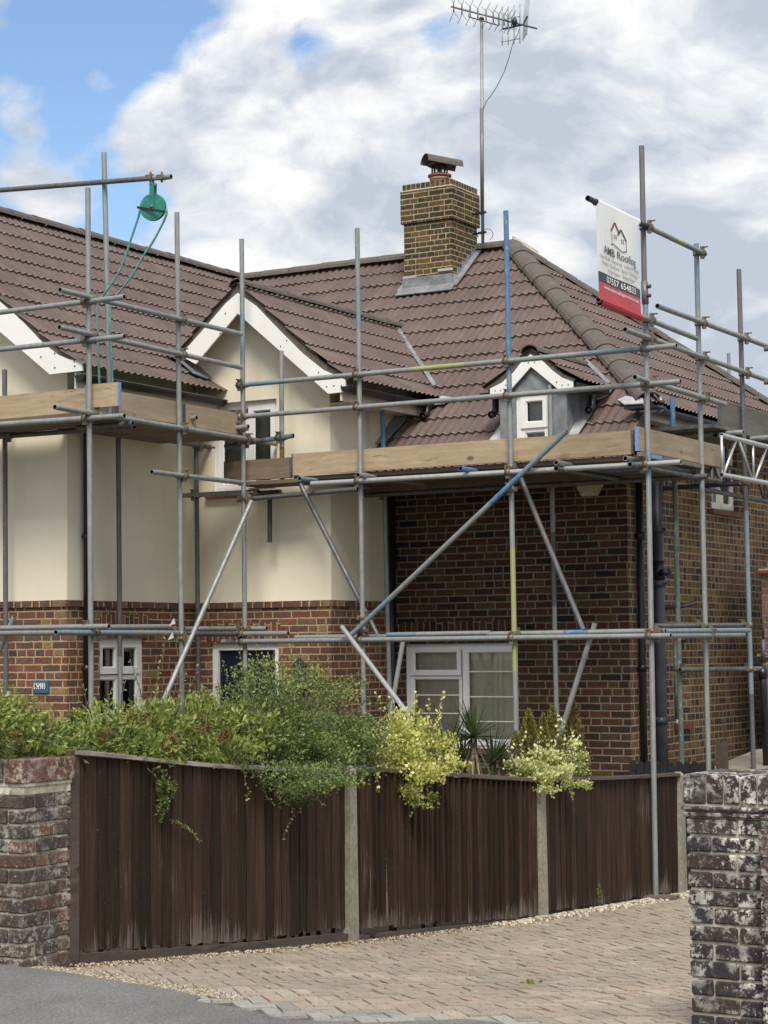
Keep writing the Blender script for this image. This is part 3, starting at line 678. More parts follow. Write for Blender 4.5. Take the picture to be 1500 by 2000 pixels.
window(house, (XL, 0, 0), (0, 1, 0), NX, W_wing, [(u0+.03, um, zm, z1-.03, .06, 1), (um, u1-.03, zm, z1-.03, .06, 1), (u0+.03, um, z0+.03, zm-.01, .04, 0, [z0+.5]), (um, u1-.03, z0+.03, zm-.01, .04, 0, [z0+.5])],
       back=[(u0+.6, u1-.04, z0, z1-.05, 'curtain_dark', .02)])
u0, u1, z0, z1 = W_bside; zm = PX(712, 845, XB).z
window(house, (XB, 0, 0), (0, 1, 0), NX, W_bside, [(u0+.02, u1-.02, zm, z1-.03, .05, 1), (u0+.02, u1-.02, z0+.02, zm, .05, 0)], back=[(u0+.05, u1-.05, z0, z1, 'curtain_dark', .01)])
u0, u1, z0, z1 = W_sup; um = (u0+u1)/2
window(house, (XW, 0, 0), (0, 1, 0), NX, W_sup, [(u0+.03, um, z0+.03, z1-.03, .05, 0), (um, u1-.03, z0+.03, z1-.03, .05, 1)], back=[(u0+.05, um-.05, z0, z1, 'curtain', .02)], sill='sill_tile')
u0, u1, z0, z1 = W_slow
window(house, (XW, 0, 0), (0, 1, 0), NX, W_slow, [(u0+.03, u1-.03, z0+.03, z1-.03, .04, 0)], back=[(u0+.05, u1-.05, z0, z1, 'curtain', .01)], sill='sill_tile', inset=.07)
# ---- door
u0, u1, z0, z1 = DOOR
mb = MB(); d0, d1 = YB+.04, YB+.12
mb.box((u0, d0, z0), (u0+.07, d1, z1), M['upvc']); mb.box((u1-.07, d0, z0), (u1, d1, z1), M['upvc']); mb.box((u0+.07, d0, z1-.07), (u1-.07, d1, z1), M['upvc'])
dr = MB(); dr.box((u0+.07, d0+.03, z0), (u1-.07, d0+.07, z1-.07), M['door_blue'])
um = (u0+u1)/2
for (a, b, c, d) in ((u0+.17, um-.05, z1-.75, z1-.22), (um+.05, u1-.17, z1-.75, z1-.22), (u0+.17, um-.05, z0+.25, z1-.95), (um+.05, u1-.17, z0+.25, z1-.95)):
    for (p, q, r, s_) in ((a, b, c, c+.02), (a, b, d-.02, d), (a, a+.02, c+.02, d-.02), (b-.02, b, c+.02, d-.02)): dr.box((p, d0+.018, r), (q, d0+.03, s_), M['door_blue'])
do = dr.build('door', house, origin=(um, d0, z0)); mb.build('frame', do)
mb = MB(); mb.sphere((u1-.13, d0-.01, z1-.98), .025, M['galv_light']); mb.build('handle', do)
mb = MB(); mb.box((u0-.08, YB-.3, z0-.12), (u1+.08, YB+.12, z0), M['concrete']); mb.build('doorstep', house)
# ---- roof slopes with real corrugated interlocking tiles
TP = .095; TG = .319
def slope(name, O, U, Vd, ulen, vlen, clips, res=6, bell=0., parent=house, lab=None, gauge=TG, rev=False, period=TP):
    O, U, Vd = Vector(O), Vector(U).normalized(), Vector(Vd).normalized(); N = U.cross(Vd)
    if N.z < 0: N = -N
    nu = int(ulen/period*res)+1; us = np.arange(nu)*period/res; ph = (us/period) % 1
    prof = .021*np.clip(np.sin(ph*2*np.pi)*.5+.5, 0, 1)**1.3
    nc = int(math.ceil(vlen/gauge)); rows = []; vv = []
    jr = np.random.RandomState(int(abs(O.x*100+O.y*10)) % 1000)
    for k in range(nc):
        tilej = np.repeat(jr.uniform(-.003, .003, nu//(2*res)+2), 2*res)[:nu]; vj = np.repeat(jr.uniform(-.004, .004, nu//(2*res)+2), 2*res)[:nu]
        v0, v1 = k*gauge, min((k+1)*gauge, vlen)
        rows.append((v0+vj, .022+prof+tilej)); rows.append((v0+.02+vj, .022+prof+tilej)); rows.append((np.full(nu, v1+.001), .0+prof*.95+tilej))
        vv += [k+.001, k+.06, k+.999]
    V = []; UV = []
    for (v, h), c in zip(rows, vv):
        b = bell*np.clip((.75-v)/.75, 0, 1)**2; hh = h+b
        V.append(np.stack([O[i]+U[i]*us+Vd[i]*v+N[i]*hh for i in range(3)], 1)); UV.append(np.stack([us/(2*period)+.001, np.full(nu, c)], 1))
    V = np.concatenate(V); UV = np.concatenate(UV); R_ = len(rows); F = []
    idx = np.arange(R_*nu).reshape(R_, nu)
    F = np.stack([idx[:-1, :-1].ravel(), idx[:-1, 1:].ravel(), idx[1:, 1:].ravel(), idx[1:, :-1].ravel()], 1)
    me = bpy.data.meshes.new(name); me.from_pydata(V.tolist(), [], F.tolist()); ul = me.uv_layers.new(name='UVMap'); ul.data.foreach_set('uv', UV[F.ravel()].ravel())
    me.polygons.foreach_set('use_smooth', np.ones(len(F), bool))
    bm = bmesh.new(); bm.from_mesh(me)
    for (pco, pno) in clips: bmesh.ops.bisect_plane(bm, geom=bm.verts[:]+bm.edges[:]+bm.faces[:], plane_co=Vector(pco), plane_no=Vector(pno), clear_outer=True)
    # shade risers sharp
    for e in bm.edges:
        if len(e.link_faces) == 2 and e.calc_face_angle(0) > .6: e.smooth = False
    org = Vector((O.x, O.y, O.z)); bmesh.ops.translate(bm, vec=-org, verts=bm.verts[:]); bm.to_mesh(me); bm.free()
    me.materials.append(M['tile']); return link(name, me, parent, label=lab, origin=tuple(org))
cv, sv = 1/math.sqrt(1+SM*SM), SM/math.sqrt(1+SM*SM)
YE = 17.22; ze = ZR-SM*(YR-YE); HK = 10.42
slope('roof_slope', (-14.5, YE, ze), (1, 0, 0), (0, cv, sv), 6.93, (YR-YE)/cv, [((-7.6, 0, 0), (1, 0, 0)), ((HK, 0, 0), (1, 1, 0)), ((XRG+YR, 0, 0), (-1, -1, 0)), ], lab='front roof slope of brown interlocking tiles')
XE = -7.56
slope('roof_slope', (XE, 17.9, ZR-SM*(XE+10.56)), (0, 1, 0), (-cv, 0, sv), 6.4, 3.0/cv, [((HK, 0, 0), (-1, -1, 0)), ((-(2*YR-HK), 0, 0), (-1, 1, 0))], lab='hipped right end slope of the roof')
XWE = -11.74
slope('roof_slope', (XWE, 14.38, ZR-SM*(XWE-XRG)), (0, 1, 0), (-cv, 0, sv), 6.6, (XWE-XRG)/cv, [((XRG+YR, 0, 0), (1, 1, 0))], bell=.05, lab='right slope of the left wing roof')
slope('roof_slope', (-17.16, 14.38, ZR-SM*2.71), (0, 1, 0), (cv, 0, sv), 9.6, 2.71/cv, [], res=3)
slope('roof_slope', (-17, 24.3, ZR-SM*3.32), (1, 0, 0), (0, -cv, sv), 9.4, 3.32/cv, [((-(2*YR-HK), 0, 0), (1, -1, 0))], res=2)
BX, BZ, BM = -11.37, 5.315, .864; cb, sb = 1/math.sqrt(1+BM*BM), BM/math.sqrt(1+BM*BM)
kmain = ((0, 0, ZR-SM*YR), (0, SM, -1))
slope('roof_slope', (-10.08, 16.42, BZ-BM*(BX+10.08)*-1), (0, 1, 0), (-cb, 0, sb), 3.5, 1.29/cb, [kmain], bell=.045, lab='right slope of the bay gable roof')
slope('roof_slope', (-12.40, 16.42, BZ-BM*1.03), (0, 1, 0), (cb, 0, sb), 3.5, 1.03/cb, [kmain])
# ---- ridge and hip tiles
def ridge_run(a, b, r=.125, seg=.42, parent=house, squash=.75, name='ridge_tiles', lift=.0, n=8, m='ridge', lab=None):
    a, b = Vector(a), Vector(b); d_ = b-a; L_ = d_.length; u = d_/L_; sd_ = u.cross(Vector((0, 0, 1))).normalized(); up = sd_.cross(u).normalized(); mb = MB(); k = max(1, round(L_/seg)); s_ = L_/k
    for i in range(k):
        rj = r*(1+rnd.uniform(-.02, .02)); dj = up*(lift+rnd.uniform(-.004, .004))
        for (t0, t1, r0, r1) in ((0, .93, rj*1.03, rj*.97), (.93, 1.0, rj*.93, rj*.93)):
            A, B = a+u*(s_*(i+t0))+dj, a+u*(s_*(i+t1))+dj; ring = []
            for P, rr_ in ((A, r0), (B, r1)): ring.append([P+(sd_*math.cos(math.pi*j/n)*rr_*1.0+up*(math.sin(math.pi*j/n)*squash*rr_-.045)) for j in range(n+1)])
            for j in range(n): mb.face([ring[0][j], ring[0][j+1], ring[1][j+1], ring[1][j]], M[m], smooth=True)
            if t0 == 0:
                inner = [A+(sd_*math.cos(math.pi*j/n)*(r0-.016)+up*(math.sin(math.pi*j/n)*squash*(r0-.016)-.045)) for j in range(n+1)]
                for j in range(n): mb.face([ring[0][j], ring[0][j+1], inner[j+1], inner[j]], M[m])
    return mb.build(name, parent, label=lab)
ridge_run((-14.5, YR, ZR), (-10.6, YR, ZR), lift=.03); 
hipa, hipb = Vector((-10.56, YR, ZR)), Vector((-7.60, 18.02, ZR-SM*2.96))
ridge_run(hipb, hipa, r=.135, seg=.45, lift=.04, squash=.75, lab='wide hip tiles down the front right hip')
ridge_run((-7.6, 2*YR-18.02, hipb.z), hipa, r=.13, lift=.03)
ridge_run((XRG, 14.38, ZR), (XRG, YR, ZR), lift=.03); ridge_run((BX, 16.42, BZ), (BX, 19.72, BZ), r=.105, lift=.025)
# bedding mortar patch near hip apex
mb = MB(); mb.obox(hipa+Vector((.12, .12, -.02)), (.12, .1, -.09), (-.03, .05, 0), (0, 0, .05), M['stone']); mb.build('mortar_bedding', house)
# ---- lead work
def patch(name, pts, m='lead', th=.012, parent=house, up=(0, -.5, .85)):
    mb = MB(); mb.prism(pts, Vector(up).normalized()*th, M[m]); return mb.build(name, parent)
def onmain(px, py, lift=.05):
    d_ = ray(px, py); a0 = ZR-SM*YR; k = (a0-1.6)/(d_.z-SM*d_.y); p = CC+d_*k; return p+Vector((0, -sv, cv))*lift
def onmesh(px, py, Xe_, ze_, m_, sgn, lift=.05):  # slopes falling along +X : z = ze - m (X - Xe)
    d_ = ray(px, py); k = (ze_+m_*Xe_-1.6)/(d_.z+m_*d_.x); return CC+d_*k+Vector((.62, 0, .78))*lift
# valley flashing bay/main
vt, vb_ = onmain(776, 643, .03), onmain(852, 760, .03)
mb = MB(); dv = (vb_-vt).normalized()
mb.obox((vt+vb_)/2, (vb_-vt)/2, dv.cross(Vector((0, -sv, cv)))*.022, Vector((0, -sv, cv))*.022, M['lead']); mb.build('valley_lead', house)
patch('lead_flashing', [onmain(740, 874), onmain(755, 872), onmain(790, 835), onmain(812, 800), onmain(822, 783), onmain(800, 788), onmain(770, 825)], th=.015)
patch('lead_flashing', [onmain(845, 790), onmain(868, 783), onmain(888, 786), onmain(870, 797), onmain(850, 800)], 'lead_pale')
# lead saddle where the wing eave meets the bay
wz = ZR-SM*(XWE-XRG)
patch('lead_flashing', [onmesh(x, y, XWE, wz, SM, 1, .07) for x, y in ((318, 700), (345, 700), (385, 718), (414, 742), (398, 752), (372, 742), (350, 722))], up=(.6, 0, .8))
va, vb2 = onmain(1146, 712, .04), onmain(1192, 757, .04); dv = (vb2-va).normalized(); mb = MB(); mb.obox((va+vb2)/2, (vb2-va)/2, dv.cross(Vector((0, -sv, cv)))*.02, Vector((0, -sv, cv))*.02, M['lead']); mb.build('valley_lead', house)
# ---- bargeboards and verges
def barge(pts, Y, th, m='barge_white', name='bargeboard', parent=house, lab=None):
    mb = MB(); mb.prism([PY(x, y, Y) for x, y in pts], (0, th, 0), M[m]); o = mb.build(name, parent, label=lab)
    return o
bp = [(464, 572), (500, 598), (545, 645), (590, 690), (630, 722), (674, 742), (674, 765), (641, 769), (464, 612), (382, 711), (352, 694), (400, 640), (440, 593)]
b1 = barge(bp[:8]+[bp[8]], 16.44, .022, lab='right half of the white bay bargeboard'); b2 = barge([bp[8]]+bp[9:]+[bp[0]], 16.44, .022)
vg = [(465, 556), (503, 584), (549, 632), (597, 680), (640, 714), (686, 738), (674, 745), (630, 724), (590, 692), (545, 648), (500, 602), (464, 576)]
barge(vg, 16.455, .03, 'ridge', 'verge'); barge([(465, 556), (464, 576), (440, 597), (400, 645), (356, 697), (349, 690), (396, 634), (436, 580)], 16.455, .03, 'ridge', 'verge')
barge([(-330, 300), (43, 627), (83, 670), (113, 693), (135, 702), (160, 705), (160, 724), (97, 731), (-330, 365)], 14.40, .022)
barge([(-330, 284), (0, 573), (46, 614), (88, 660), (120, 686), (140, 696), (160, 700), (160, 707), (113, 697), (83, 674), (43, 630), (-330, 304)], 14.41, .03, 'ridge', 'verge')
# barge plate screws
mb = MB()
for x, y in ((440, 612), (430, 650), (400, 690), (560, 665), (548, 676), (622, 727), (652, 753), (638, 755), (667, 753)): p = PY(x, y, 16.438); mb.sphere(p, .008, M['galv_dark'], 6)
for x, y in ((107, 690), (145, 705), (80, 697), (107, 718), (146, 715)): p = PY(x, y, 14.398); mb.sphere(p, .009, M['galv_dark'], 6)
mb.build('screws', house)
# ---- eaves: fascia, soffit, gutters
def eave(a, b, out, zt, parent=house, wallx=None, drop=.17, gut=True, sy=None, fm='fascia', gr=.058, over=.25, gm='black_plastic'):
    a, b, out = Vector(a), Vector(b), Vector(out); mb = MB()
    A, B = Vector((a.x, a.y, zt)), Vector((b.x, b.y, zt))
    mb.hexa([A-Vector((0, 0, drop)), B-Vector((0, 0, drop)), B-Vector((0, 0, drop))-out*.02, A-Vector((0, 0, drop))-out*.02, A, B, B-out*.02, A-out*.02], M[fm]); mb.build('fascia', parent)
    S0 = Vector((A.x, sy, A.z)) if sy else A; mb = MB(); z_ = zt-drop+.012; mb.hexa([v+Vector((0, 0, dz_)) for dz_ in (z_-A.z, z_+.01-A.z) for v in (S0-out*.022, B-out*.022, B-out*over, S0-out*over)], M[fm]); mb.build('soffit', parent)
    if gut:
        mb = MB(); n = 8; c = out*(gr+.004); g = []; d_ = (B-A).normalized()
        for P in (A-d_*.03, B+d_*.03):
            Pg = P+c-Vector((0, 0, .035)); g.append([[Pg+out*(math.cos(math.pi*j/n)*rr_)-Vector((0, 0, math.sin(math.pi*j/n)*rr_)) for j in range(n+1)] for rr_ in (gr, gr-.006)])
        for j in range(n): mb.face([g[0][0][j], g[0][0][j+1], g[1][0][j+1], g[1][0][j]], M[gm], smooth=True); mb.face([g[0][1][j], g[0][1][j+1], g[1][1][j+1], g[1][1][j]], M[gm], smooth=True)
        for q in (0, 1): mb.face(g[q][0], M[gm])
        L_ = (B-A).length; x = .15
        while x < L_:   # brackets
            P = A+d_*x+c-Vector((0, 0, .035)); ring = [[P+d_*dx+out*(math.cos(math.pi*j/n)*(gr+.006))-Vector((0, 0, math.sin(math.pi*j/n)*(gr+.006))) for j in range(n+1)] for dx in (-.015, .015)]
            for j in range(n): mb.face([ring[0][j], ring[0][j+1], ring[1][j+1], ring[1][j]], M[gm])
            x += .7
        mb.build('gutter', parent)
eave((-10.16, 16.46, 0), (-10.16, 18.22, 0), (1, 0, 0), 4.215, over=.30, sy=YB+.003)
eave((XWE-.06, 14.42, 0), (XWE-.06, 16.68, 0), (1, 0, 0), wz-.0, over=.33, drop=.16, sy=YL_+.003)
eave((-10.45, YE+.04, 0), (-7.66, YE+.04, 0), (0, -1, 0), ze-.0, over=.68, fm='board_dark')
eave((XE-.06, 18.05, 0), (XE-.06, 23.95, 0), (1, 0, 0), ZR-SM*(XE+10.56)+.0, over=.2, drop=.15, gm='soil_pipe')
# verge of the catslide at the right, with bare timber behind
mb = MB(); mb.prism([(-7.60, YE+.02, ze-.14), (-7.60, 18.1, 4.09-.14), (-7.60, 18.1, 4.09+.02), (-7.60, YE+.02, ze+.02)], (.02, 0, 0), M['board_dark']); mb.build('verge_board', house)
mb = MB(); mb.prism([(-7.79, 17.9, 3.2), (-7.79, 17.3, 3.2), (-7.79, 17.3, 3.4), (-7.79, 18.0, 4.0)], (.02, 0, 0), M['brick_side'], uvf=lambda p: (p[1], p[2])); mb.build('eaves_return', house)
mb = MB()
p = PX(1262, 786, -7.5)
mb.obox(p+Vector((-.02, .02, -.05)), (.17, .02, 0), (0, .10, 0), (0, 0, .012), M['black_plastic']); mb.sphere(p+Vector((.12, .1, .0)), .03, M['black_plastic'], 10, (1, 1, .9)); mb.build('hip_end_cap', house)
patch('lead_flashing', [onmain(x, y, .045) for x, y in ((1209, 790), (1225, 783), (1258, 787), (1260, 797), (1222, 799))], 'lead_pale')
mb = MB(); q = PX(1290, 775, -7.45); mb.sweep([q, q+Vector((.02, .0, -.13)), q+Vector((-.05, .05, -.16))], .012, M['galv_light'], 8); mb.build('hip_iron', house)
# ---- downpipes
def pipe_run(name, pts, r, m, parent=house, collars=(), lab=None):
    mb = MB(); mb.sweep(pts, r, M[m], 14)
    for c in collars:
        c = Vector(c); mb.sweep([c-Vector((0, 0, .035)), c+Vector((0, 0, .035))], r*1.16, M[m], 14); mb.obox(c+Vector((0, 0, 0)), (r*1.7, 0, 0), (0, r*.4, 0), (0, 0, .012), M[m])
    return mb.build(name, parent, label=lab)
a = PX(170, 1000, XL+.055); pipe_run('downpipe', [(XWE-.02, a.y-.16, wz-.1), (XWE-.05, a.y-.1, wz-.17), (a.x, a.y, wz-.42), (a.x, a.y, gz(a.y)-.02)], .034, 'black_plastic', collars=[(a.x, a.y, PX(168, y, a.x).z) for y in (1048, 1306)])
a = PY(764, 1100, YW-.06); pipe_run('downpipe', [(a.x, a.y, 3.25), (a.x, a.y, gz(a.y))], .042, 'black_plastic', collars=[(a.x, a.y, 2.2), (a.x, a.y, .8)])
a = PX(1251, 1100, XW+.05); pipe_run('downpipe', [(a.x, a.y, 3.9), (a.x, a.y, gz(a.y))], .036, 'black_plastic', collars=[(a.x, a.y, PX(1251, y, a.x).z) for y in (1046, 1305)])
a = PX(1286, 1100, XW+.08)
pipe_run('soil_pipe', [(a.x, a.y, 3.7), (a.x, a.y, gz(a.y))], .056, 'soil_pipe', collars=[(a.x, a.y, PX(1286, y, a.x).z) for y in (1034, 1140, 1408)], lab='thick grey soil pipe beside the corner')
zz = PX(1286, 1115, a.x).z; mb = MB(); mb.sweep([(a.x, a.y, zz-.1), (a.x, a.y, zz+.1)], .062, M['black_plastic'], 14); mb.sweep([(a.x+.03, a.y-.04, zz-.03), (a.x+.1, a.y-.06, zz)], .03, M['black_plastic'], 10); mb.sweep([(a.x+.03, a.y+.04, zz-.03), (a.x+.1, a.y+.07, zz)], .03, M['black_plastic'], 10); mb.build('pipe_branch', house)
q0, q1 = PX(1290, 1187, XW+.1), PX(1354, 1178, XW+.13); mb = MB(); mb.sweep([q0, (q0+q1)/2+Vector((.03, 0, -.015)), q1], .022, M['black_plastic'], 10); mb.build('waste_pipe', house)
a0, a1 = PX(1318, 1255, XW+.1), PX(1322, 1405, XW+.1); mb = MB(); mb.sweep([a0, a1], .022, M['tube_green'], 10); mb.build('waste_pipe', house)
# short pipes discharging onto tiles
def shoe(px, py0, py1, Y):
    a = PY(px, py0, Y); b = PY(px, py1, Y); mb = MB(); mb.sweep([a, b+Vector((0, 0, .04)), b+Vector((.0, -.09, 0))], .034, M['black_plastic'], 12, cap=False)
    mb.sweep([b+Vector((0, -.06, .01)), b+Vector((0, -.092, 0))], .040, M['black_plastic'], 12, cap=False); mb.sphere(b+Vector((0, -.07, .004)), .028, M['tube_inside'], 8); return mb.build('rainwater_shoe', house)
shoe(834, 790, 815, 18.0); shoe(968, 772, 812, 17.55); shoe(1157, 770, 803, 17.75)
# ---- chimney
cx0, cx1, cy0, cy1 = -11.635, -10.995, 20.28, 20.92
def bbox_uv(mb, x0, x1, y0, y1, z0, z1, m, turn=False):
    W = x1-x0; D = y1-y0; h_ = z1-z0; q = (lambda u, v: (.02+v/h_*.165, u)) if turn else (lambda u, v: (u, z0+v))
    for a, b, u0_, u1_ in (((x0, y0), (x1, y0), x0, x1), ((x1, y0), (x1, y1), x1, x1+D), ((x1, y1), (x0, y1), x0, x1), ((x0, y1), (x0, y0), x0, x0+D)):
        mb.face([(a[0], a[1], z0), (b[0], b[1], z0), (b[0], b[1], z1), (a[0], a[1], z1)], m, [q(u0_, 0), q(u1_, 0), q(u1_, h_), q(u0_, h_)])
    for z in (z0, z1): mb.face([(x0, y0, z), (x1, y0, z), (x1, y1, z), (x0, y1, z)], m, [(x0, .01), (x1, .01), (x1, .02), (x0, .02)])
zt = 7.12; zc1 = zt-.085; zc2 = zc1-.385
mb = MB(); bbox_uv(mb, cx0, cx1, cy0, cy1, 5.2, zc2, M['brick_chimney']); bbox_uv(mb, cx0-.028, cx1+.028, cy0-.028, cy1+.028, zc2, zc1, M['brick_chimney'])
bbox_uv(mb, cx0-.008, cx1+.008, cy0-.008, cy1+.008, zc1+.012, zt, M['brick_chimney'], True); mb.box((cx0-.024, cy0-.024, zc1), (cx1+.024, cy1+.024, zc1+.013), M['stone'])
chim = mb.build('chimney', house, origin=((cx0+cx1)/2, (cy0+cy1)/2, 5.2))
pc = Vector(((cx0+cx1)/2+.04, (cy0+cy1)/2-.08, zt)); mb = MB()
def lathe(mb, c, prof, m, n=20):
    c = Vector(c); R_ = [[c+Vector((math.cos(2*math.pi*j/n)*r, math.sin(2*math.pi*j/n)*r, z)) for j in range(n)] for r, z in prof]
    for a, b in zip(R_, R_[1:]):
        for j in range(n): k = (j+1) % n; mb.face([a[j], a[k], b[k], b[j]], m, smooth=True)
lathe(mb, pc, [(.115, -.02), (.115, .05), (.12, .07), (.12, .09), (.142, .105), (.142, .125), (.12, .13), (.10, .05)], M['terracotta']); pot = mb.build('chimney_pot', chim)
mb = MB(); lathe(mb, pc, [(.121, .072), (.124, .078), (.121, .086)], M['stone']); mb.build('mortar_band', chim)
mb = MB()
for j in range(14): a = 2*math.pi*j/14; o_ = Vector((math.cos(a), math.sin(a), 0)); mb.sweep([pc+o_*.095+Vector((0, 0, .11)), pc+o_*.095+Vector((0, 0, .23))], .0045, M['black_iron'], 5)
for zq in (.14, .17, .2): mb.sweep([pc+Vector((math.cos(a)*.095, math.sin(a)*.095, zq)) for a in [2*math.pi*j/16 for j in range(17)]], .003, M['black_iron'], 4, cap=False)
for j in range(4): a = 2*math.pi*j/4+.4; o_ = Vector((math.cos(a), math.sin(a), 0)); mb.sweep([pc+o_*.06+Vector((0, 0, .08)), pc+o_*.06+Vector((0, 0, .25))], .012, M['black_iron'], 6)
lathe(mb, pc, [(.02, .26), (.135, .255), (.14, .235), (.10, .22), (.01, .22)], M['black_iron'])
# half-round hood along Y-ish, tipped
hd = Vector((.62, .78, -.10)).normalized(); hs = Vector((-.78, .62, 0)).normalized(); hu = hd.cross(hs); hu = hu if hu.z > 0 else -hu; n = 9
ringA = []
for tt in (-.225, .225):
    ringA.append([[pc+Vector((.03, 0, .235))+hd*tt+hs*(math.cos(math.pi*j/n)*r_)+hu*(math.sin(math.pi*j/n)*r_*.85) for j in range(n+1)] for r_ in (.13, .12)])
for j in range(n):
    for q in (0, 1): mb.face([ringA[0][q][j], ringA[0][q][j+1], ringA[1][q][j+1], ringA[1][q][j]], M['ridge'], smooth=True)
    for e in (0, 1): mb.face([ringA[e][0][j], ringA[e][0][j+1], ringA[e][1][j+1], ringA[e][1][j]], M['ridge'])
mb.build('cowl', chim)
# chimney lead: apron, steps, soakers
ap = [(785, 578), (888, 562), (882, 536), (800, 547)]
mb = MB(); yq = cy0-.014; zq = lambda Y: ZR-SM*(YR-Y)
mb.box((cx0-.02, yq, zq(cy0)-.02), (cx1+.02, cy0-.001, zq(cy0)+.17), M['lead'])
mb.prism([(cx0-.05, cy0-.01, zq(cy0)+.045), (cx1+.05, cy0-.01, zq(cy0)+.045), (cx1+.06, cy0-.13, zq(cy0-.13)+.05), (cx0-.06, cy0-.13, zq(cy0-.13)+.05)], (0, -.006, .01), M['lead'])
for k in range(5):
    ya = cy0+.0+k*.12; mb.box((cx1+.001, ya, zq(ya)+.0), (cx1+.012, ya+.125, zq(ya)+.17), M['lead_pale' if k == 0 else 'lead'])
mb.prism([(cx1+.01, cy0-.05, zq(cy0-.05)+.05), (cx1+.09, cy0-.05, zq(cy0-.05)+.05), (cx1+.08, YR-.1, zq(YR-.1)+.05), (cx1+.01, YR-.1, zq(YR-.1)+.05)], (0, -.006, .01), M['lead'])
mb.prism([(cx0-.01, cy0-.05, zq(cy0-.05)+.05), (cx0-.08, cy0-.05, zq(cy0-.05)+.05), (cx0-.08, YR-.1, zq(YR-.1)+.05), (cx0-.01, YR-.1, zq(YR-.1)+.05)], (0, -.006, .01), M['lead'])
mb.box((cx0-.012, yq-.004, zq(cy0)+.165), (cx0+.17, cy0-.001, zq(cy0)+.195), M['lead_pale']); mb.box((cx1-.18, yq-.004, zq(cy0)+.205), (cx1+.014, cy0-.001, zq(cy0)+.235), M['lead_pale'])
mb.build('chimney_lead', chim)
# ---- dormer
DY = 17.47; dxl, dxr = PY(977, 820, DY).x, PY(1105, 820, DY).x; dz0 = ZR-SM*(YR-DY)-.1
dbx = PY(1037, 690, 17.42); DRX, DRZ = dbx.x, dbx.z+.03; DWR = rectY(1006, 772, 1071, 880, DY); DWR[2] = dz0+.06
zeD = PY(1119, 752, 17.42).z+.03; hw = PY(1121, 752, 17.42).x-DRX+.03; mD = (DRZ-zeD)/hw
dorm = MB(); wallgrid(dorm, (0, DY, 0), (1, 0, 0), dxl, dxr, dz0, zeD-.01, [DWR], M['lead'], en=NY, depth=.06)
dorm.face([(dxl, DY, zeD-.01), (dxr, DY, zeD-.01), (dxr, DY, DRZ-mD*(dxr-DRX)-.02), (DRX, DY, DRZ-.05), (dxl, DY, DRZ-mD*(DRX-dxl)-.02)], M['lead'])
for xx in (dxl, dxr): dorm.face([(xx, DY, dz0), (xx, DY+(zeD-dz0)/SM+.04, zeD), (xx, DY, zeD)], M['lead'])
dm = dorm.build('dormer', house, origin=(DRX, DY, dz0))
mb = MB(); mb.box((dxr+.001, DY-.002, dz0), (dxr+.012, DY+.02, zeD-.03), M['lead']);
for xx, wv in ((dxr, .12),): mb.prism([(xx, DY-.04, ZR-SM*(YR-DY+.04)+.05), (xx+.1, DY-.04, ZR-SM*(YR-DY+.04)+.05), (xx+wv, DY+.45, ZR-SM*(YR-DY-.45)+.05), (xx, DY+.45, ZR-SM*(YR-DY-.45)+.05)], (0, -.006, .01), M['lead_pale'])
mb.prism([(dxl, DY-.05, ZR-SM*(YR-DY+.05)+.05), (dxl-.16, DY-.05, ZR-SM*(YR-DY+.05)+.05), (dxl-.12, DY+.5, ZR-SM*(YR-DY-.5)+.05), (dxl, DY+.5, ZR-SM*(YR-DY-.5)+.05)], (0, -.006, .01), M['lead_pale'])
mb.box((dxl-.03, DY-.1, ZR-SM*(YR-DY+.1)+.03), (dxr+.1, DY, ZR-SM*(YR-DY+.1)+.05), M['lead_pale'])
mb.build('lead_apron', dm)
patch('lead_flashing', [onmain(x, y, .05) for x, y in ((1158, 788), (1166, 772), (1192, 762), (1203, 764), (1190, 780), (1170, 790))], 'lead_pale')
cbD, sbD = 1/math.sqrt(1+mD*mD), mD/math.sqrt(1+mD*mD)
slope('dormer_tiles', (DRX+hw+.03, 17.40, zeD-mD*.03), (0, 1, 0), (-cbD, 0, sbD), 2.4, (hw+.03)/cbD, [kmain], parent=dm, bell=.02)
slope('dormer_tiles', (DRX-hw-.03, 17.40, zeD-mD*.03), (0, 1, 0), (cbD, 0, sbD), 2.4, (hw+.03)/cbD, [kmain], parent=dm, bell=.02)
ridge_run((DRX, 17.38, DRZ), (DRX, YR-(ZR-DRZ)/SM+.05, DRZ), r=.10, seg=.4, parent=dm, lift=.02)
bo = [(1035.6, 692), (1060.6, 706), (1079, 724), (1097, 737.5), (1119, 745.5), (1119, 760), (1090, 760), (1037, 716), (1000.5, 757), (990, 769), (957, 773), (957, 759), (979, 748), (1002, 728), (1017.5, 708)]
barge(bo[:8], 17.42, .02, parent=dm); barge(bo[7:]+[bo[0]], 17.42, .02, parent=dm)
barge([(1035, 682), (1064, 697), (1084, 716), (1101, 731), (1124, 740), (1119, 747), (1097, 740), (1079, 727), (1060.6, 709), (1035.6, 695)], 17.43, .03, 'ridge', 'verge', parent=dm)
barge([(1035, 682), (1035.6, 695), (1017.5, 711), (1002, 731), (979, 751), (957, 761), (945, 760), (974, 740), (998, 718), (1014, 698)], 17.43, .03, 'ridge', 'verge', parent=dm)
mb = MB()
for x, y in ((967, 763), (978, 762), (988, 752), (1032, 708), (1044, 707), (1087, 746), (1098, 752), (1110, 751)): mb.sphere(PY(x, y, 17.418), .007, M['galv_dark'], 6)
mb.build('screws', dm)
u0, u1, z0, z1 = DWR; zm = PY(1040, 835, DY).z
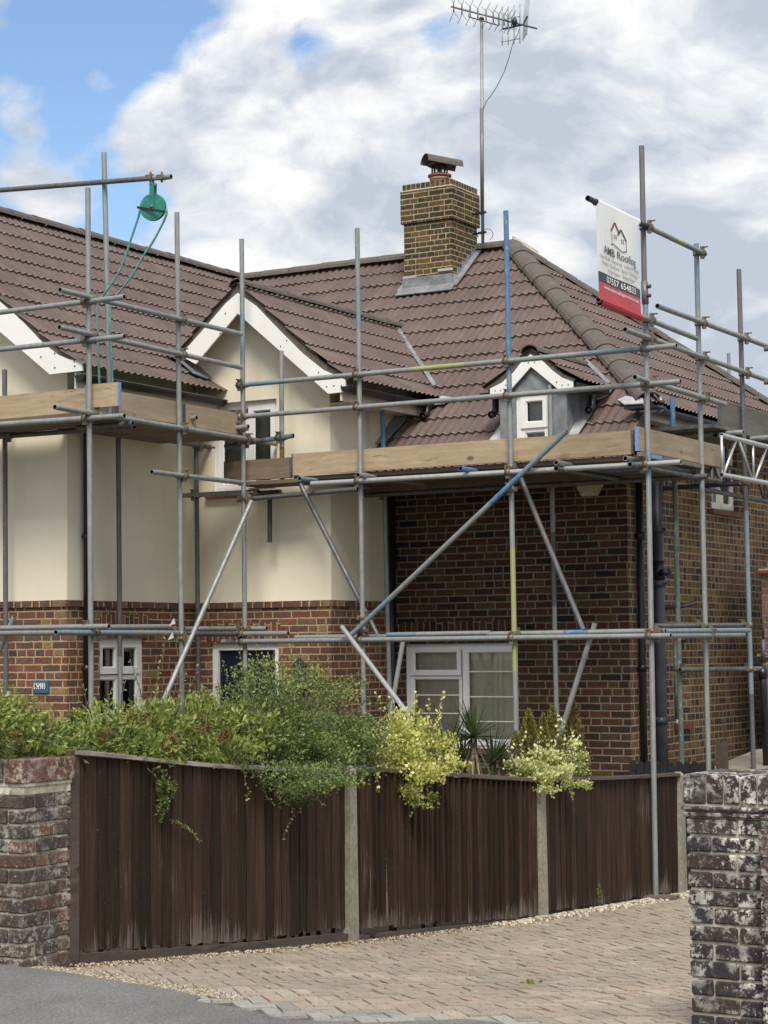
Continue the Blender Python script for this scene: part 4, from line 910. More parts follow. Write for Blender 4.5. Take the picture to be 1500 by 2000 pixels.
window(dm, (0, DY, 0), (1, 0, 0), NY, DWR, [(PY(1015, 800, DY).x, u1-.01, zm, z1-.01, .055, 1), (PY(1015, 800, DY).x, u1-.01, z0+.02, zm, .04, 0)], back=[(u0+.05, u1-.05, z0, z1-.05, 'curtain_dark', .003)], inset=.03, fw=.05)
eave((DRX+hw+.0, 17.44, 0), (DRX+hw+.0, 17.98, 0), (1, 0, 0), zeD-.0, parent=dm, over=.06, drop=.06, fm='black_plastic', gr=.04)
eave((DRX-hw-.0, 17.44, 0), (DRX-hw-.0, 17.7, 0), (-1, 0, 0), zeD-.0, parent=dm, over=.06, drop=.06, fm='black_plastic', gr=.04)
# ================================================================== SCAFFOLD
YO, XS, YLs, XR = 16.2, -11.143, 13.805, -6.863
scaf = thing('scaffold', (-9, 16.2, gz(16.2)), 'tubular steel scaffold with timber boards around the house front', 'scaffold')
STD, HOR = [], []
def pt(pl, x, y): return PY(x, y, pl[1]) if pl[0] == 'Y' else PX(x, y, pl[1])
G, GL, GD, BL, PBL, PU, YE_, GR, RU, DK = (M[k] for k in ('galv', 'galv_light', 'galv_dark', 'tube_blue', 'tube_paleblue', 'tube_purple', 'tube_yellow', 'tube_green', 'rust', 'dark_tube'))
def tube(name, a, b, segs=None, reg=None, lab=None):
    segs = segs or [(1, G)]
    if not isinstance(segs, list): segs = [(1, segs)]
    mb = MB(); mb.pipe(a, b, segs); o = mb.build(name, scaf, label=lab)
    if reg is not None: reg.append((Vector(a), Vector(b), o))
    return o
def standard(pl, p0, p1, segs=None, ground=True, lab=None):
    a, b = pt(pl, *p0), pt(pl, *p1)
    if ground:
        z = gz(b.y)-.01 if ground is True else ground; b = a+(b-a)*((z-a.z)/(b.z-a.z))
    return tube('standard', a, b, segs, STD, lab)
def hz(name, pl, p0, p1, segs=None, lab=None): return tube(name, pt(pl, *p0), pt(pl, *p1), segs, HOR, lab)
s1 = tube('standard', PY(1253, 285, YO), PY(1259.3, 590, YO), PU, STD, 'upper pole of weathered purple grey steel')
standard(('Y', YO), (1260.5, 592), (1281, 1760), [(.06, PBL), (.25, G), (.3, PBL), (1, G)])
mb = MB(); a_, b_ = PY(1258.5, 550, YO), PY(1260.5, 594, YO); mb.sweep([a_, b_], .031, PU, 12)
for y in (560, 578): p = PY(1264, y, YO-.0); mb.sweep([p-Vector((.02, 0, 0)), p+Vector((.035, -.01, 0))], .018, M['dark_tube'], 8)
mb.build('sleeve_coupler', s1)
standard(('Y', YO), (988, 412), (1008.5, 1450), [(.24, BL), (.27, PBL), (.50, G), (.55, YE_), (.68, YE_), (1, G)], lab='blue topped pole with a yellow stained length')
standard(('Y', YO), (697.5, 446), (711.5, 1450), [(.09, G), (.15, PBL), (1, G)])
standard(('Y', YO), (472, 467), (479, 1330), [(.12, G), (.2, PBL), (1, G)])
standard(('X', XS), (345.5, 415), (355.5, 1350)); standard(('X', XS), (171.5, 367), (178.5, 1400), [(1, GD), ][:0] or [(.4, G), (1, G)])
standard(('Y', 14.25), (203, 298), (214, 748), G, ground=3.76, lab='tall mast holding the pulley')
standard(('Y', 16.33), (549.5, 685), (551, 925), [(.75, G), (1, M['rust'])], ground=3.3)
standard(('X', -11.93), (231, 855), (235, 1370), [(.5, GD), (1, G)]); standard(('Y', 16.52), (382, 756), (388, 1370), [(.12, G), (1, GD)])
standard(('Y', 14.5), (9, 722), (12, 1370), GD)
standard(('Y', 17.45), (746, 771), (762, 1400), [(.13, BL), (1, G)]); standard(('Y', 17.45), (1074, 752), (1087, 1400), [(.3, G), (.45, GD), (1, G)])
standard(('X', -7.38), (1313, 776), (1332, 1490), [(.09, BL), (.26, GD), (1, GR)], lab='inner pole with green corroded skin')
standard(('X', XR), (1360, 476), (1384, 1510), [(.1, PBL), (1, G)]); standard(('X', XR), (1443, 526), (1472, 1510), [(.2, PU), (.4, GD), (.7, PBL), (1, GD)])
tube('standard', PY(1423, 690, 26), PY(1426, 850, 26), G, None, 'far pole showing over the rear hip')
# guard rails and ledgers
YF = ('Y', YO-.052); YBk = ('Y', YO+.052); XRo = ('X', XR+.052); XSo = ('X', XS+.052); YLo = ('Y', YLs-.052); YLb = ('Y', YLs+.052)
hz('guard_rail', YF, (481, 751.2), (1321, 675), [(.1, PBL), (.42, G), (.54, YE_), (.8, G), (.95, PBL), (1, G)]); hz('guard_rail', YF, (481, 813.2), (1329, 745), [(1, GL)][:0] or G)
hz('ledger', YF, (608, 945), (1330, 902.5), GL)
for p0, p1, m_ in (((-120, 625), (243, 580), G), ((-120, 695.5), (243, 657), [(.75, G), (.86, PBL), (1, G)]), ((-120, 837), (243, 812), G)): hz('guard_rail' if p1[1] < 700 else 'ledger', YLo, p0, p1, m_)
hz('guard_rail', XSo, (117, 566), (471, 652.5)); hz('guard_rail', XSo, (116, 639), (471, 718)); hz('ledger', XSo, (107, 795), (540, 867))
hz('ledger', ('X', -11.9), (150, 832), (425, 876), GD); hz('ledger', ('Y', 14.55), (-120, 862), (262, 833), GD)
hz('transom', ('Y', 15.2), (182, 843), (347, 825.5)); hz('transom', ('Y', 15.35), (320, 823), (384, 816)); hz('transom', ('Y', 16.1), (428, 840), (485, 833)); hz('transom', ('Y', 16.3), (440, 872), (573, 851), [(.6, GD), (1, PBL)])
hz('ledger', XSo, (296, 921.5), (472, 943)); hz('transom', ('Y', 16.45), (357, 968), (505, 960), G)
hz('transom', ('Y', 14.3), (150, 836), (260, 827), GD)
# lowest lift
hz('ledger', YLo, (-120, 1229), (213, 1223.5), G); hz('ledger', YLb, (-120, 1238), (118, 1236), G)
hz('ledger', XSo, (109, 1235.5), (347, 1236.5), [(.6, PBL), (1, G)]); hz('ledger', ('X', XS-.052), (213, 1225), (330, 1224)); hz('ledger', ('X', XS-.052), (330, 1238), (480, 1238.5), GD)
hz('ledger', ('X', XS-.1), (358, 1228.5), (480, 1228), G); hz('ledger', YBk, (440, 1228), (521, 1227.5), G); hz('ledger', YF, (440, 1238), (563, 1237), G)
hz('ledger', YF, (434, 1253.5), (1310, 1241.5), G)
hz('ledger', YBk, (577, 1245), (757, 1243), G); hz('ledger', YBk, (756, 1240), (958, 1236.5), [(.3, PBL), (1, G)]); hz('ledger', YBk, (953, 1238.5), (1104, 1236), G)
hz('ledger', YBk, (1101, 1236), (1159, 1235), [(.85, BL), (1, G)]); hz('ledger', YBk, (1155, 1235), (1230, 1233.5), G); hz('ledger', YBk, (1228, 1233.5), (1300, 1232.5), G)
hz('ledger', XRo, (1284, 1233), (1462, 1231), PBL); hz('ledger', XRo, (1284, 1241.5), (1452, 1240), G); hz('ledger', ('X', XR-.052), (1278, 1223), (1458, 1221), GD)
tube('ledger', PX(1328, 1308, -7.33), PX(1486, 1306, -6.80), GD, HOR); hz('transom', ('Y', 18.72), (1280, 955), (1463, 943), DK)
# right hand return rails
hz('guard_rail', XRo, (1221, 643.5), (1560, 765)); hz('guard_rail', XRo, (1284, 597.5), (1560, 699)); hz('guard_rail', ('X', XR+.052), (1240, 736.5), (1416, 790), G)
hz('banner_tube', XRo, (1148, 387), (1377, 496.5), [(.5, DK), (.72, G), (.8, YE_), (1, PBL)]); hz('banner_tube', XRo, (1168, 585), (1360, 661), G)
for y in (700, 765): tube('guard_rail', PX(1493, y-18, XR+.1), PX(1493, y-18, XR+.1)+Vector((.9, 0, 0)), GD, HOR)
# transoms and inner ledgers under the front platform
for x, y, m_ in ((585, 929, PBL), (699, 926, G), (899, 914, [(.25, BL), (1, GD)]), (1086, 900, G), (1086, 909, GD), (1221, 889, G)):
    a = PY(x, y, 16.0); a.z = 3.262 if y != 909 else 3.21; tube('transom', a, a+Vector((0, 1.42, 0)), m_, HOR)
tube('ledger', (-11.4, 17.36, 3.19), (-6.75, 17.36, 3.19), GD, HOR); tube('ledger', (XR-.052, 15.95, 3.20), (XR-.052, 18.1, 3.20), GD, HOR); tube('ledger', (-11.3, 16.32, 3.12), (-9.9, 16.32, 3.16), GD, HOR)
tube('transom', PY(527, 962, 16.5), PY(527, 1059, 16.5), DK, HOR, 'short dark tube hanging from the platform')
# braces
hz('brace', ('X', XS+.11), (491, 979), (316, 1376), G)
hz('brace', ('Y', YO+.11), (572, 917), (737, 1240), GD); hz('brace', ('Y', YO-.11), (1107, 842), (683, 1243), [(.2, PBL), (.34, BL), (.8, G), (1, PBL)]); hz('brace', ('Y', YO+.11), (1001, 895), (1139, 1230), GD)
a, b = PY(1162, 1217, 16.32), PY(1097, 1426, 16.32); b = a+(b-a)*((gz(16.3)-a.z)/(b.z-a.z)); tube('brace', a, b, G, HOR)
a, b = PY(668, 1225, 16.08), PY(886, 1512, 15.2); b = a+(b-a)*1.25; tube('brace', a, b, GL, HOR)
a, b = PY(787, 1253, 17.0), PY(757, 1430, 17.0); b = a+(b-a)*((gz(17)-a.z)/(b.z-a.z)); tube('brace', a, b, GL, HOR)
hz('brace', ('Y', YLs+.1), (28, 1204), (-14, 1300), G)
# lattice girder
def truss(X, pA, pB, qA, qB, n, y0px, m, lab):
    a0, a1 = PX(*pA, X), PX(*pB, X); b0, b1 = PX(*qA, X), PX(*qB, X)
    mb = MB(); mb.pipe(a0, a1, [(1, m)], r=.024); mb.pipe(b0, b1, [(1, m)], r=.024)
    L_ = a1.y-a0.y; zt_ = lambda y: a0.z+(a1.z-a0.z)*(y-a0.y)/L_; zb_ = lambda y: b0.z+(b1.z-b0.z)*(y-b0.y)/(b1.y-b0.y)
    bay = L_/n
    for i in range(n):
        y = a0.y+bay*i; mb.sweep([(X, y, zb_(y)), (X, y, zt_(y))], .014, m, 8)
        mb.sweep([(X, y+.03, zb_(y)), (X, y+bay*.47, zt_(y+bay*.47))], .014, m, 8); mb.sweep([(X, y+bay*.53, zt_(y+bay*.53)), (X, y+bay*.97, zb_(y+bay))], .014, m, 8)
    return mb.build('lattice_girder', scaf, label=lab)
truss(XR+.11, (1409, 850), (1580, 893), (1409, 927), (1580, 958), 3, 0, M['alu'], 'bright aluminium lattice girder on the right return')
truss(-7.45, (1370, 905), (1530, 930), (1370, 955), (1530, 985), 4, 0, M['galv_dark'], 'dark rear lattice girder')
# couplers wherever a tube crosses a pole
def coupler_mesh():
    mb = MB()
    for ax, off in ((Vector((0, 0, 1)), Vector((0, 0, 0))), (Vector((1, 0, 0)), Vector((0, -.052, 0)))):
        mb.sweep([off-ax*.022, off+ax*.022], .0305, M['coupler'], 10)
        s_ = Vector((0, -1, 0)) if ax.x == 0 else Vector((0, 0, 1))
        q = ax.cross(Vector((0, -1, 0))) if ax.x == 0 else Vector((0, 0, -1))
        for e in (-1, 1): mb.obox(off+q*.038*e+s_*.0, q*.013, s_*.013 if abs(s_.dot(q)) < .5 else Vector((0, .013, 0)), ax*.018, M['coupler'])
        mb.sweep([off+q*.045+Vector((0, .01, 0)), off+q*.045+Vector((0, -.05, 0))], .0065, M['rust'], 6)
    o = mb.build('coupler', origin=(0, 0, 0)); me = o.data; bpy.data.objects.remove(o); return me
cme = coupler_mesh(); cme.transform(Matrix.Scale(1.12, 4)); ncp = 0
for (a, b, so_) in STD:
    for (c, d, ho) in HOR:
        u, v = (b-a), (d-c); w0 = a-c; A, B, Cc, D_, E_ = u.dot(u), u.dot(v), v.dot(v), u.dot(w0), v.dot(w0); den = A*Cc-B*B
        if den < 1e-6: continue
        s_, t_ = (B*E_-Cc*D_)/den, (A*E_-B*D_)/den
        if not (-.01 < s_ < 1.01 and -.03 < t_ < 1.03): continue
        p, q = a+u*s_, c+v*t_
        if (p-q).length > .125: continue
        o = bpy.data.objects.new('coupler', cme); COL.objects.link(o); z_ = (q-p); z_ = z_ if z_.length > .01 else Vector((0, -.05, 0))
        yy = (-z_).normalized(); ax = u.normalized(); yy = (yy-ax*yy.dot(ax)).normalized(); xx = yy.cross(ax)
        mw_ = Matrix((xx, yy, ax)).transposed().to_4x4(); mw_.translation = p
        o.parent = so_; o.matrix_parent_inverse = Matrix.Translation(wloc(so_)).inverted(); o.matrix_basis = mw_; ncp += 1
print('couplers', ncp)
# boards : one mesh each
def board(a, b, wvec, th, m, name='scaffold_board', band=True, lab=None):
    a, b, wvec = Vector(a), Vector(b), Vector(wvec); up = Vector((0, 0, th)) if abs(wvec.z) < .01 else None
    d_ = (b-a).normalized(); t_ = up if up else d_.cross(wvec).normalized()*th; mb = MB()
    P = [a, b, b+wvec, a+wvec]; e = .018
    mb.hexa([a+d_*e, b-d_*e, b-d_*e+wvec, a+d_*e+wvec]+[p+t_ for p in (a+d_*e, b-d_*e, b-d_*e+wvec, a+d_*e+wvec)], M[m])
    bm_ = M['blue_band'] if band else M['galv_dark']
    for s0, s1 in ((a, a+d_*e), (b-d_*e, b)): mb.hexa([s0, s1, s1+wvec, s0+wvec]+[p+t_ for p in (s0, s1, s1+wvec, s0+wvec)], bm_)
    return mb.build(name, scaf, label=lab)
zd = 3.315
xa, xb_ = PY(570, 900, 16.27).x, PY(1236, 850, 16.27).x
for k in range(5):
    y = 16.30+k*.232; board((xa-.02+rnd.uniform(-.1, .05), y, zd-.038), (XR-.03+rnd.uniform(-.02, .03), y, zd-.038), (0, .225, 0), .038, 'board_dark', band=k % 2 == 0)
board((xa, 16.262, zd+.008), (xb_, 16.262, zd+.008), (0, 0, .212), -.036, 'board_x', 'toe_board', band=False, lab='long clean toe board along the front platform')
ya, yb = PX(1236, 855, XR-.065).y, PX(1405, 895, XR-.065).y
board((XR-.045, ya, zd+.012), (XR-.045, yb, zd+.012), (0, 0, .212), .036, 'board_y', 'toe_board', lab='toe board on the right return')
for k in range(3): board((XR-.09-.23*(k+1)-.225, 16.9, zd-.078), (XR-.09-.23*(k+1)-.225, yb-.0, zd-.078), (.225, 0, 0), .038, 'board_dark')
for k in range(6):
    y = ya+.0+k*.24; mb = MB(); mb.box((XR-.03, y, zd-.036), (XR+.012, y+.225, zd+.002), M['blue_band' if k == 1 else 'board_grey']); mb.build('board_end', scaf)
# brown stub board by the bay window
x0_, x1_ = PY(437, 920, 16.27).x, PY(568, 915, 16.27).x; zb_ = PY(500, 937, 16.27).z
board((x0_, 16.27, zb_), (x1_, 16.27, zb_), (0, 0, .2), -.036, 'board_brown', 'toe_board', band=False, lab='short brown toe board in front of the bay window')
for k in range(2): board((XS-.1, 16.25+.2*k, zb_-.05), (x1_+.1, 16.25+.2*k, zb_-.05), (0, .195, 0), .036, 'board_dark', band=False)
# left platform
zl = PY(100, 809, YLs+.06).z; hgt = .212
xq = PY(172, 780, YLs+.06).x; xr_ = PY(234, 775, YLs+.06).x
board((-15.6, YLs+.085, zl), (xq+.05, YLs+.085, zl), (0, 0, hgt), -.036, 'board_x', 'toe_board', lab='toe board across the left platform front')
board((xq-.02, YLs+.045, zl+.02), (xr_, YLs+.045, zl+.02), (0, 0, hgt), -.036, 'board_x', 'toe_board', lab='short toe board at the left platform corner, blue end')
y0_, y1_ = PX(240, 780, XS-.06).y, PX(470, 812, XS-.06).y; yc = PX(352, 800, XS-.06).y
board((XS-.06, y0_-.12, zl), (XS-.06, yc, zl), (0, 0, hgt), .036, 'board_y', 'toe_board', band=False); board((XS-.05, yc+.01, zl-.01), (XS-.05, y1_, zl-.01), (0, 0, hgt), .036, 'board_y', 'toe_board', band=False)
for k in range(3): board((-15.6, YLs+.07+k*.232, zl-.042), (XS+.0+rnd.uniform(-.03, .03), YLs+.07+k*.232, zl-.042), (0, .225, 0), .038, 'board_dark', band=k != 1)
for k in range(4): board((XS-.30-k*.23, 14.45, zl-.044), (XS-.30-k*.23, 16.3-(.05*k), zl-.044), (.225, 0, 0), .038, 'board_brown', band=True)
# far right upper platform
za = PY(1335, 838, 17.9).z; xx0, xx1 = PY(1275, 838, 17.9).x, PY(1397, 829, 17.9).x
nb = 4
for k in range(nb): board((xx0+(xx1-xx0)*k/nb, 17.9+.03*(k % 2), za), (xx0+(xx1-xx0)*k/nb, 21.8, za), ((xx1-xx0)/nb-.01, 0, 0), .038, 'board_grey', band=False)
e0 = PX(1401, 800, -6.94); board((-6.94, e0.y, za+.045), (-6.94, e0.y+1.35, za+.045), (0, 0, .24), .036, 'board_grey', 'toe_board', band=False, lab='grey toe board on the upper right platform'); board((-6.93, e0.y+1.37, za+.03), (-6.93, e0.y+4, za+.03), (0, 0, .24), .036, 'board_grey', 'toe_board', band=False)
a = PX(1397, 850, -6.97); tube('ledger', a, a+Vector((0, 4, 0)), GD, HOR); a = PX(1400, 840, -6.99); tube('transom', (a.x-.7, a.y, za-.03), (PY(1452, 838, a.y).x, a.y, za-.03), G, HOR)
a = PX(1466, 857, XR); tube('transom', (a.x, a.y, a.z), (a.x+.6, a.y, a.z+.01), G, HOR)
mb = MB(); p = PY(1284, 1769, YO); mb.box((p.x-.16, p.y-.11, gz(YO)+.0), (p.x+.16, p.y+.11, gz(YO)+.035), M['board_dark']); mb.build('sole_board', scaf)
# warning tags flapping on the low ledger
for (x, y) in ((336, 1218), (333, 1246)):
    p = PX(x, y, XS+.09); mb = MB(); mb.prism([p+Vector((0, -.04, -.02)), p+Vector((0, .05, .0)), p+Vector((0, .03, .05)), p+Vector((0, .06, -.04))][:3], (.002, 0, 0), M['upvc']); mb.build('plastic_tag', scaf)
# ---- pulley and rope
wx = PY(299, 404, YLs+.39); hub = wx
t = None
hz('hoist_tube', ('Y', 14.195), (-120, 381), (334, 345), [(.9, GD), (1, G)])
pul = thing('gin_wheel', PY(299, 372, 14.195), 'green gin wheel pulley hanging from the end of the top scaffold tube', 'pulley')
mb = MB(); C0 = PY(299, 405, 14.195); vn = Vector((.25, -1, 0)).normalized(); e1 = Vector((0, 0, 1)); e2 = vn.cross(e1)
def disc(mb, c, r, th, m, n=28, r2=None):
    A = [c+vn*(th/2)+(e1*math.cos(2*math.pi*j/n)+e2*math.sin(2*math.pi*j/n))*r for j in range(n)]; B = [p-vn*th for p in A]
    mb.face(A, m); mb.face(B[::-1], m)
    for j in range(n): k = (j+1) % n; mb.face([A[j], A[k], B[k], B[j]], m, smooth=True)
for o_ in (-.016, .016): disc(mb, C0+vn*o_, .122, .008, M['pulley_green'])
disc(mb, C0, .108, .03, M['pulley_green']); disc(mb, C0+vn*.02, .10, .006, M['pulley_green']); mb.build('wheel', pul)
mb = MB(); mb.obox(C0+e1*.095+vn*.03, e2*.022, vn*.004, e1*.12, M['pulley_green']); mb.obox(C0+e1*.095-vn*.03, e2*.022, vn*.004, e1*.12, M['pulley_green']); mb.obox(C0+e1*.205, e2*.024, vn*.034, e1*.012, M['pulley_green'])
dd = (PY(330, 420, 14.19)-PY(268, 410, 14.19)); mb.obox(C0+vn*.05-e1*.03, dd.normalized()*.16, vn*.004, e1*.011, M['black_iron']); mb.sphere(C0+vn*.034-e1*.0, .016, M['galv_dark']); mb.build('bracket', pul)
mb = MB(); mb.sweep([C0+e1*.2, C0+e1*.30], .010, M['black_iron'], 8); mb.build('hook', pul)
for x in (294, 316): mb = MB(); p = PY(x, 346.5, 14.195); mb.obox(p, (.035, 0, 0), (0, .035, 0), (0, 0, .02), M['coupler']); mb.sweep([p-Vector((.0, 0, .045)), p+Vector((0, 0, .05))], .01, M['rust'], 6); mb.build('ring_coupler', pul)
def rope(pts, name='rope', par=None, r=.0105):
    pts = [Vector(p) for p in pts]; out = []
    for i in range(len(pts)-1):
        p0, p1, p2, p3 = pts[max(i-1, 0)], pts[i], pts[i+1], pts[min(i+2, len(pts)-1)]
        for k in range(8):
            t_ = k/8; out.append(.5*((2*p1)+(-p0+p2)*t_+(2*p0-5*p1+4*p2-p3)*t_**2+(-p0+3*p1-3*p2+p3)*t_**3))
    out.append(pts[-1]); mb = MB(); mb.sweep(out, r, M['rope'], 7)
    # second strand twisted round for the laid look
    o2 = [p+Vector((math.cos(i*1.9)*r*.55, math.sin(i*1.9)*r*.55, 0)) for i, p in enumerate(out)]; mb.sweep(o2, r*.7, M['rope'], 5)
    return mb.build(name, par)
Yp = 14.195; r1 = rope([PY(*q, Yp) for q in ((274, 408), (270, 425), (255, 470), (238, 520), (217, 556), (203, 575), (191, 595), (190, 625), (192, 690), (195, 765))]); r1.parent = None
r2 = rope([PY(*q, Yp) for q in ((325, 408), (323, 425), (300, 470), (280, 500), (260, 535), (235, 568), (218, 592), (215, 640), (218, 700), (220, 765))])
tag(r1, 'green blue rope falling from the left side of the pulley wheel, knotted lower down', 'rope'); tag(r2, 'green blue rope falling from the right side of the pulley wheel', 'rope')
# ---- banner
ban = thing('banner', PX(1246, 435, XR+.05), 'white, black and red roofing company banner hung between two scaffold tubes', 'banner')
XBn = XR+.085
c00, c10, c01, c11 = PX(1163, 404, XBn), PX(1243, 443, XBn), PX(1170, 583, XBn), PX(1252, 618, XBn)
def BS(s, t_, d=0):
    p = (c00*(1-s)+c10*s)*(1-t_)+(c01*(1-s)+c11*s)*t_
    bow = .012*math.sin(math.pi*t_)*(1-2*abs(s-.5))+.01*math.sin(s*9+1)*math.sin(math.pi*t_)
    p = p+Vector((bow+.02*math.sin(math.pi*t_)*0+d, 0, 0)); p.y += -.008*math.sin(math.pi*t_)*(s-.5)*4*-1; return p
def band(name, t0, t1, m, d=0, s0=0, s1=1):
    mb = MB(); ns, nt = 12, max(2, int((t1-t0)*24))
    for i in range(ns):
        for j in range(nt):
            a, b = s0+(s1-s0)*i/ns, s0+(s1-s0)*(i+1)/ns; c, d_ = t0+(t1-t0)*j/nt, t0+(t1-t0)*(j+1)/nt
            mb.face([BS(a, d_, d), BS(b, d_, d), BS(b, c, d), BS(a, c, d)], M[m], smooth=True)
    return mb.build(name, ban)
pn = band('panel', 0, 1, 'banner_white'); band('black_band', .70, .81, 'banner_black', .003); band('red_band', .81, 1.0, 'banner_red', .003)
mb = MB(); tA, tB = PX(1148, 387, XRo[1]), PX(1377, 496.5, XRo[1]); dT = (tB-tA).normalized()
sA = PX(1163, 395, XRo[1]); sB = PX(1245, 434, XRo[1]); rr_ = .031; mb.sweep([sA, sB], rr_, M['banner_white'], 14, cap=False)
mb.face([sA+Vector((rr_, 0, 0)), sB+Vector((rr_, 0, 0)), c10, c00], M['banner_white']); mb.face([sA-Vector((rr_, 0, 0)), sB-Vector((rr_, 0, 0)), c10, c00], M['banner_white']); mb.build('top_sleeve', ban)
mb = MB(); sA = PX(1171, 589, XRo[1]); sB = PX(1252, 621, XRo[1]); mb.sweep([sA, sB], rr_, M['banner_red'], 14, cap=False); mb.face([c01+Vector((.003, 0, 0)), c11+Vector((.003, 0, 0)), sB+Vector((rr_, 0, 0)), sA+Vector((rr_, 0, 0))], M['banner_red']); mb.build('bottom_sleeve', ban)
def text(body, s0, s1, t_mid, hgt_t, m, serif=False, par=ban, bold=0., squash=None, mapf=None, name='lettering', d=.007):
    cu = bpy.data.curves.new('lettering', 'FONT'); cu.body = body; cu.size = 1; cu.offset = bold; cu.resolution_u = 3
    o = bpy.data.objects.new('tmp', cu); COL.objects.link(o); bpy.context.view_layer.update()
    me = bpy.data.meshes.new_from_object(o.evaluated_get(bpy.context.evaluated_depsgraph_get())); bpy.data.objects.remove(o); bpy.data.curves.remove(cu)
    V = np.array([v.co[:] for v in me.vertices]); x0, x1 = V[:, 0].min(), V[:, 0].max()
    mb = MB(); W3 = []
    for v in V:
        s = s0+(s1-s0)*(v[0]-x0)/(x1-x0); t_ = t_mid-(v[1]-.33)*hgt_t; W3.append((mapf or BS)(s, t_, d))
    for p in me.polygons: mb.face([W3[i] for i in p.vertices], M[m])
    bpy.data.meshes.remove(me); return mb.build(name, par)
text('AMB Roofing', .13, .88, .432, .125, 'print_dark', bold=.004)
text('New Roofs - Guttering - Leadwork - Soffits', .05, .98, .520, .055, 'print_grey'); text('Fascias - Flat Roof - Slate / Tile Repair', .08, .94, .585, .055, 'print_grey'); text('Verge Repair - Ridge Repair', .22, .83, .648, .055, 'print_grey')
text('07557 654833', .17, .85, .757, .095, 'white_paint', bold=.015); text('www.ambroofingservices.co.uk', .10, .93, .850, .055, 'white_paint', bold=.008)
mb = MB()
def stroke(pts, wd, m, d=.006):
    for (a, b) in zip(pts, pts[1:]):
        dx, dy = (b[0]-a[0])*.45, (b[1]-a[1]); L_ = math.hypot(dx, dy); nx, ny = -dy/L_*wd/.45, dx/L_*wd
        mb.face([BS(a[0]-nx, a[1]-ny, d), BS(b[0]-nx, b[1]-ny, d), BS(b[0]+nx, b[1]+ny, d), BS(a[0]+nx, a[1]+ny, d)], M[m])
stroke([(.34, .19), (.44, .075), (.53, .175)], .0065, 'print_maroon'); stroke([(.50, .20), (.575, .125), (.68, .235)], .0065, 'print_dark')
stroke([(.36, .21), (.36, .325)], .0025, 'print_grey'); stroke([(.665, .245), (.665, .345)], .0025, 'print_grey'); stroke([(.33, .335), (.40, .325), (.50, .355), (.58, .375), (.67, .345)], .005, 'print_dark')
for cx_, cy_ in ((.44, .235), (.59, .255)):
    for i in (-1, 1):
        for j in (-1, 1): stroke([(cx_+i*.018-.011, cy_+j*.013), (cx_+i*.018+.011, cy_+j*.013)], .008, 'print_grey')
mb.build('house_logo', ban)
# ---- aerial
YA = 20.72; aer = thing('tv_aerial', PY(943, 475, YA), 'tall television aerial on a mast strapped to the chimney side', 'aerial')
pa = lambda x, y, dy=0: PY(x, y, YA+dy)
mb = MB(); mb.sweep([pa(943, 475), pa(940.5, 38)], .020, M['galv'], 10); mb.sweep([pa(942, 420), pa(940.8, 212)], .024, M['tube_purple'], 10); mb.build('mast', aer)
mb = MB(); A, B = pa(881, 13, -.35), pa(1049, 56, .35); mb.sweep([A, B], .011, M['galv_dark'], 8); 
C_, D_ = pa(915, 27, -.2), pa(975, 43, .0); mb.sweep([C_, C_-Vector((0, 0, .035)), D_-Vector((0, 0, .045)), D_], .008, M['galv_dark'], 6); mb.sphere(pa(1005, 43, .1), .045, M['black_plastic'], 10, (.8, .8, 1.1)); mb.sphere(pa(940.5, 38), .035, M['black_plastic'], 8); mb.build('boom', aer)
dB = (B-A).normalized(); sB_ = dB.cross(Vector((0, 0, 1))).normalized(); mb = MB()
for x in (886, 902, 918, 933, 949, 963, 974, 984, 992, 999):
    f_ = (x-881)/168; p = A+(B-A)*f_; hh = .155-.05*f_
    for e in (-1, 1):
        mb.sweep([p-Vector((0, 0, 0)), p+Vector((0, 0, e*.055))], .009, M['galv_dark'], 6)
        for q in (-1, 1): mb.sweep([p+Vector((0, 0, e*.055)), p+Vector((0, 0, e*hh))+sB_*q*.10+dB*q*.03], .0035, M['galv_dark'], 5)
mb.build('director', aer)
mb = MB()
for top in (1, 0):
    for k in range(4):
        x = 981+k*11.5; ya_, yb_ = (10, 50) if top else (52, 90); mb.sweep([pa(x, ya_-(k-2)*2, .0+.1*k), pa(x, yb_-k*1.5, .1*k)], .005, M['galv'], 5)
    for yy in ((38, 32) if top else (82, 75)), : mb.sweep([pa(980, yy[0], 0), pa(1016, yy[1], .3)], .006, M['galv'], 5)
for k in range(5): x = 1023+k*2.0; mb.sweep([pa(x+4, -6+k, .3+.12*k), pa(x, 34, .3+.12*k), pa(x-2, 80-k*3, .3+.12*k)], .004, M['galv'], 5)
mb.sweep([pa(981, 57), pa(1022, 48, .3), pa(1030, 32, .35)], .012, M['black_plastic'], 6); mb.build('reflector', aer)
mb = MB(); mb.sweep([pa(1014, 56, .1), pa(1012, 66, .1), pa(1003, 80), pa(995, 110), pa(985, 140), pa(970, 170), pa(960, 185), pa(950, 198), pa(944, 213), pa(943, 240), pa(939, 262), pa(944, 300), pa(940, 330), pa(945, 350), pa(940, 380), pa(943, 400), pa(944, 470)], .0045, M['black_plastic'], 5)
lp = [pa(943+math.cos(a)*11+9, 458+math.sin(a)*11) for a in np.linspace(2.6, 7.4, 14)]; mb.sweep(lp, .004, M['black_plastic'], 5); lp = [pa(936+math.cos(a)*7, 440+math.sin(a)*24) for a in np.linspace(1.8, 4.6, 12)]; mb.sweep(lp, .006, M['black_plastic'], 5); mb.build('cable', aer)
mb = MB()
for y in (416, 455): p = pa(942, y); mb.sweep([p+Vector((.03, 0, 0)), p-Vector((.13, 0, 0))], .012, M['black_iron'], 6); mb.obox(p+Vector((.01, -.02, 0)), (.05, 0, 0), (0, .012, 0), (0, 0, .012), M['black_iron'])
mb.build('bracket', aer)
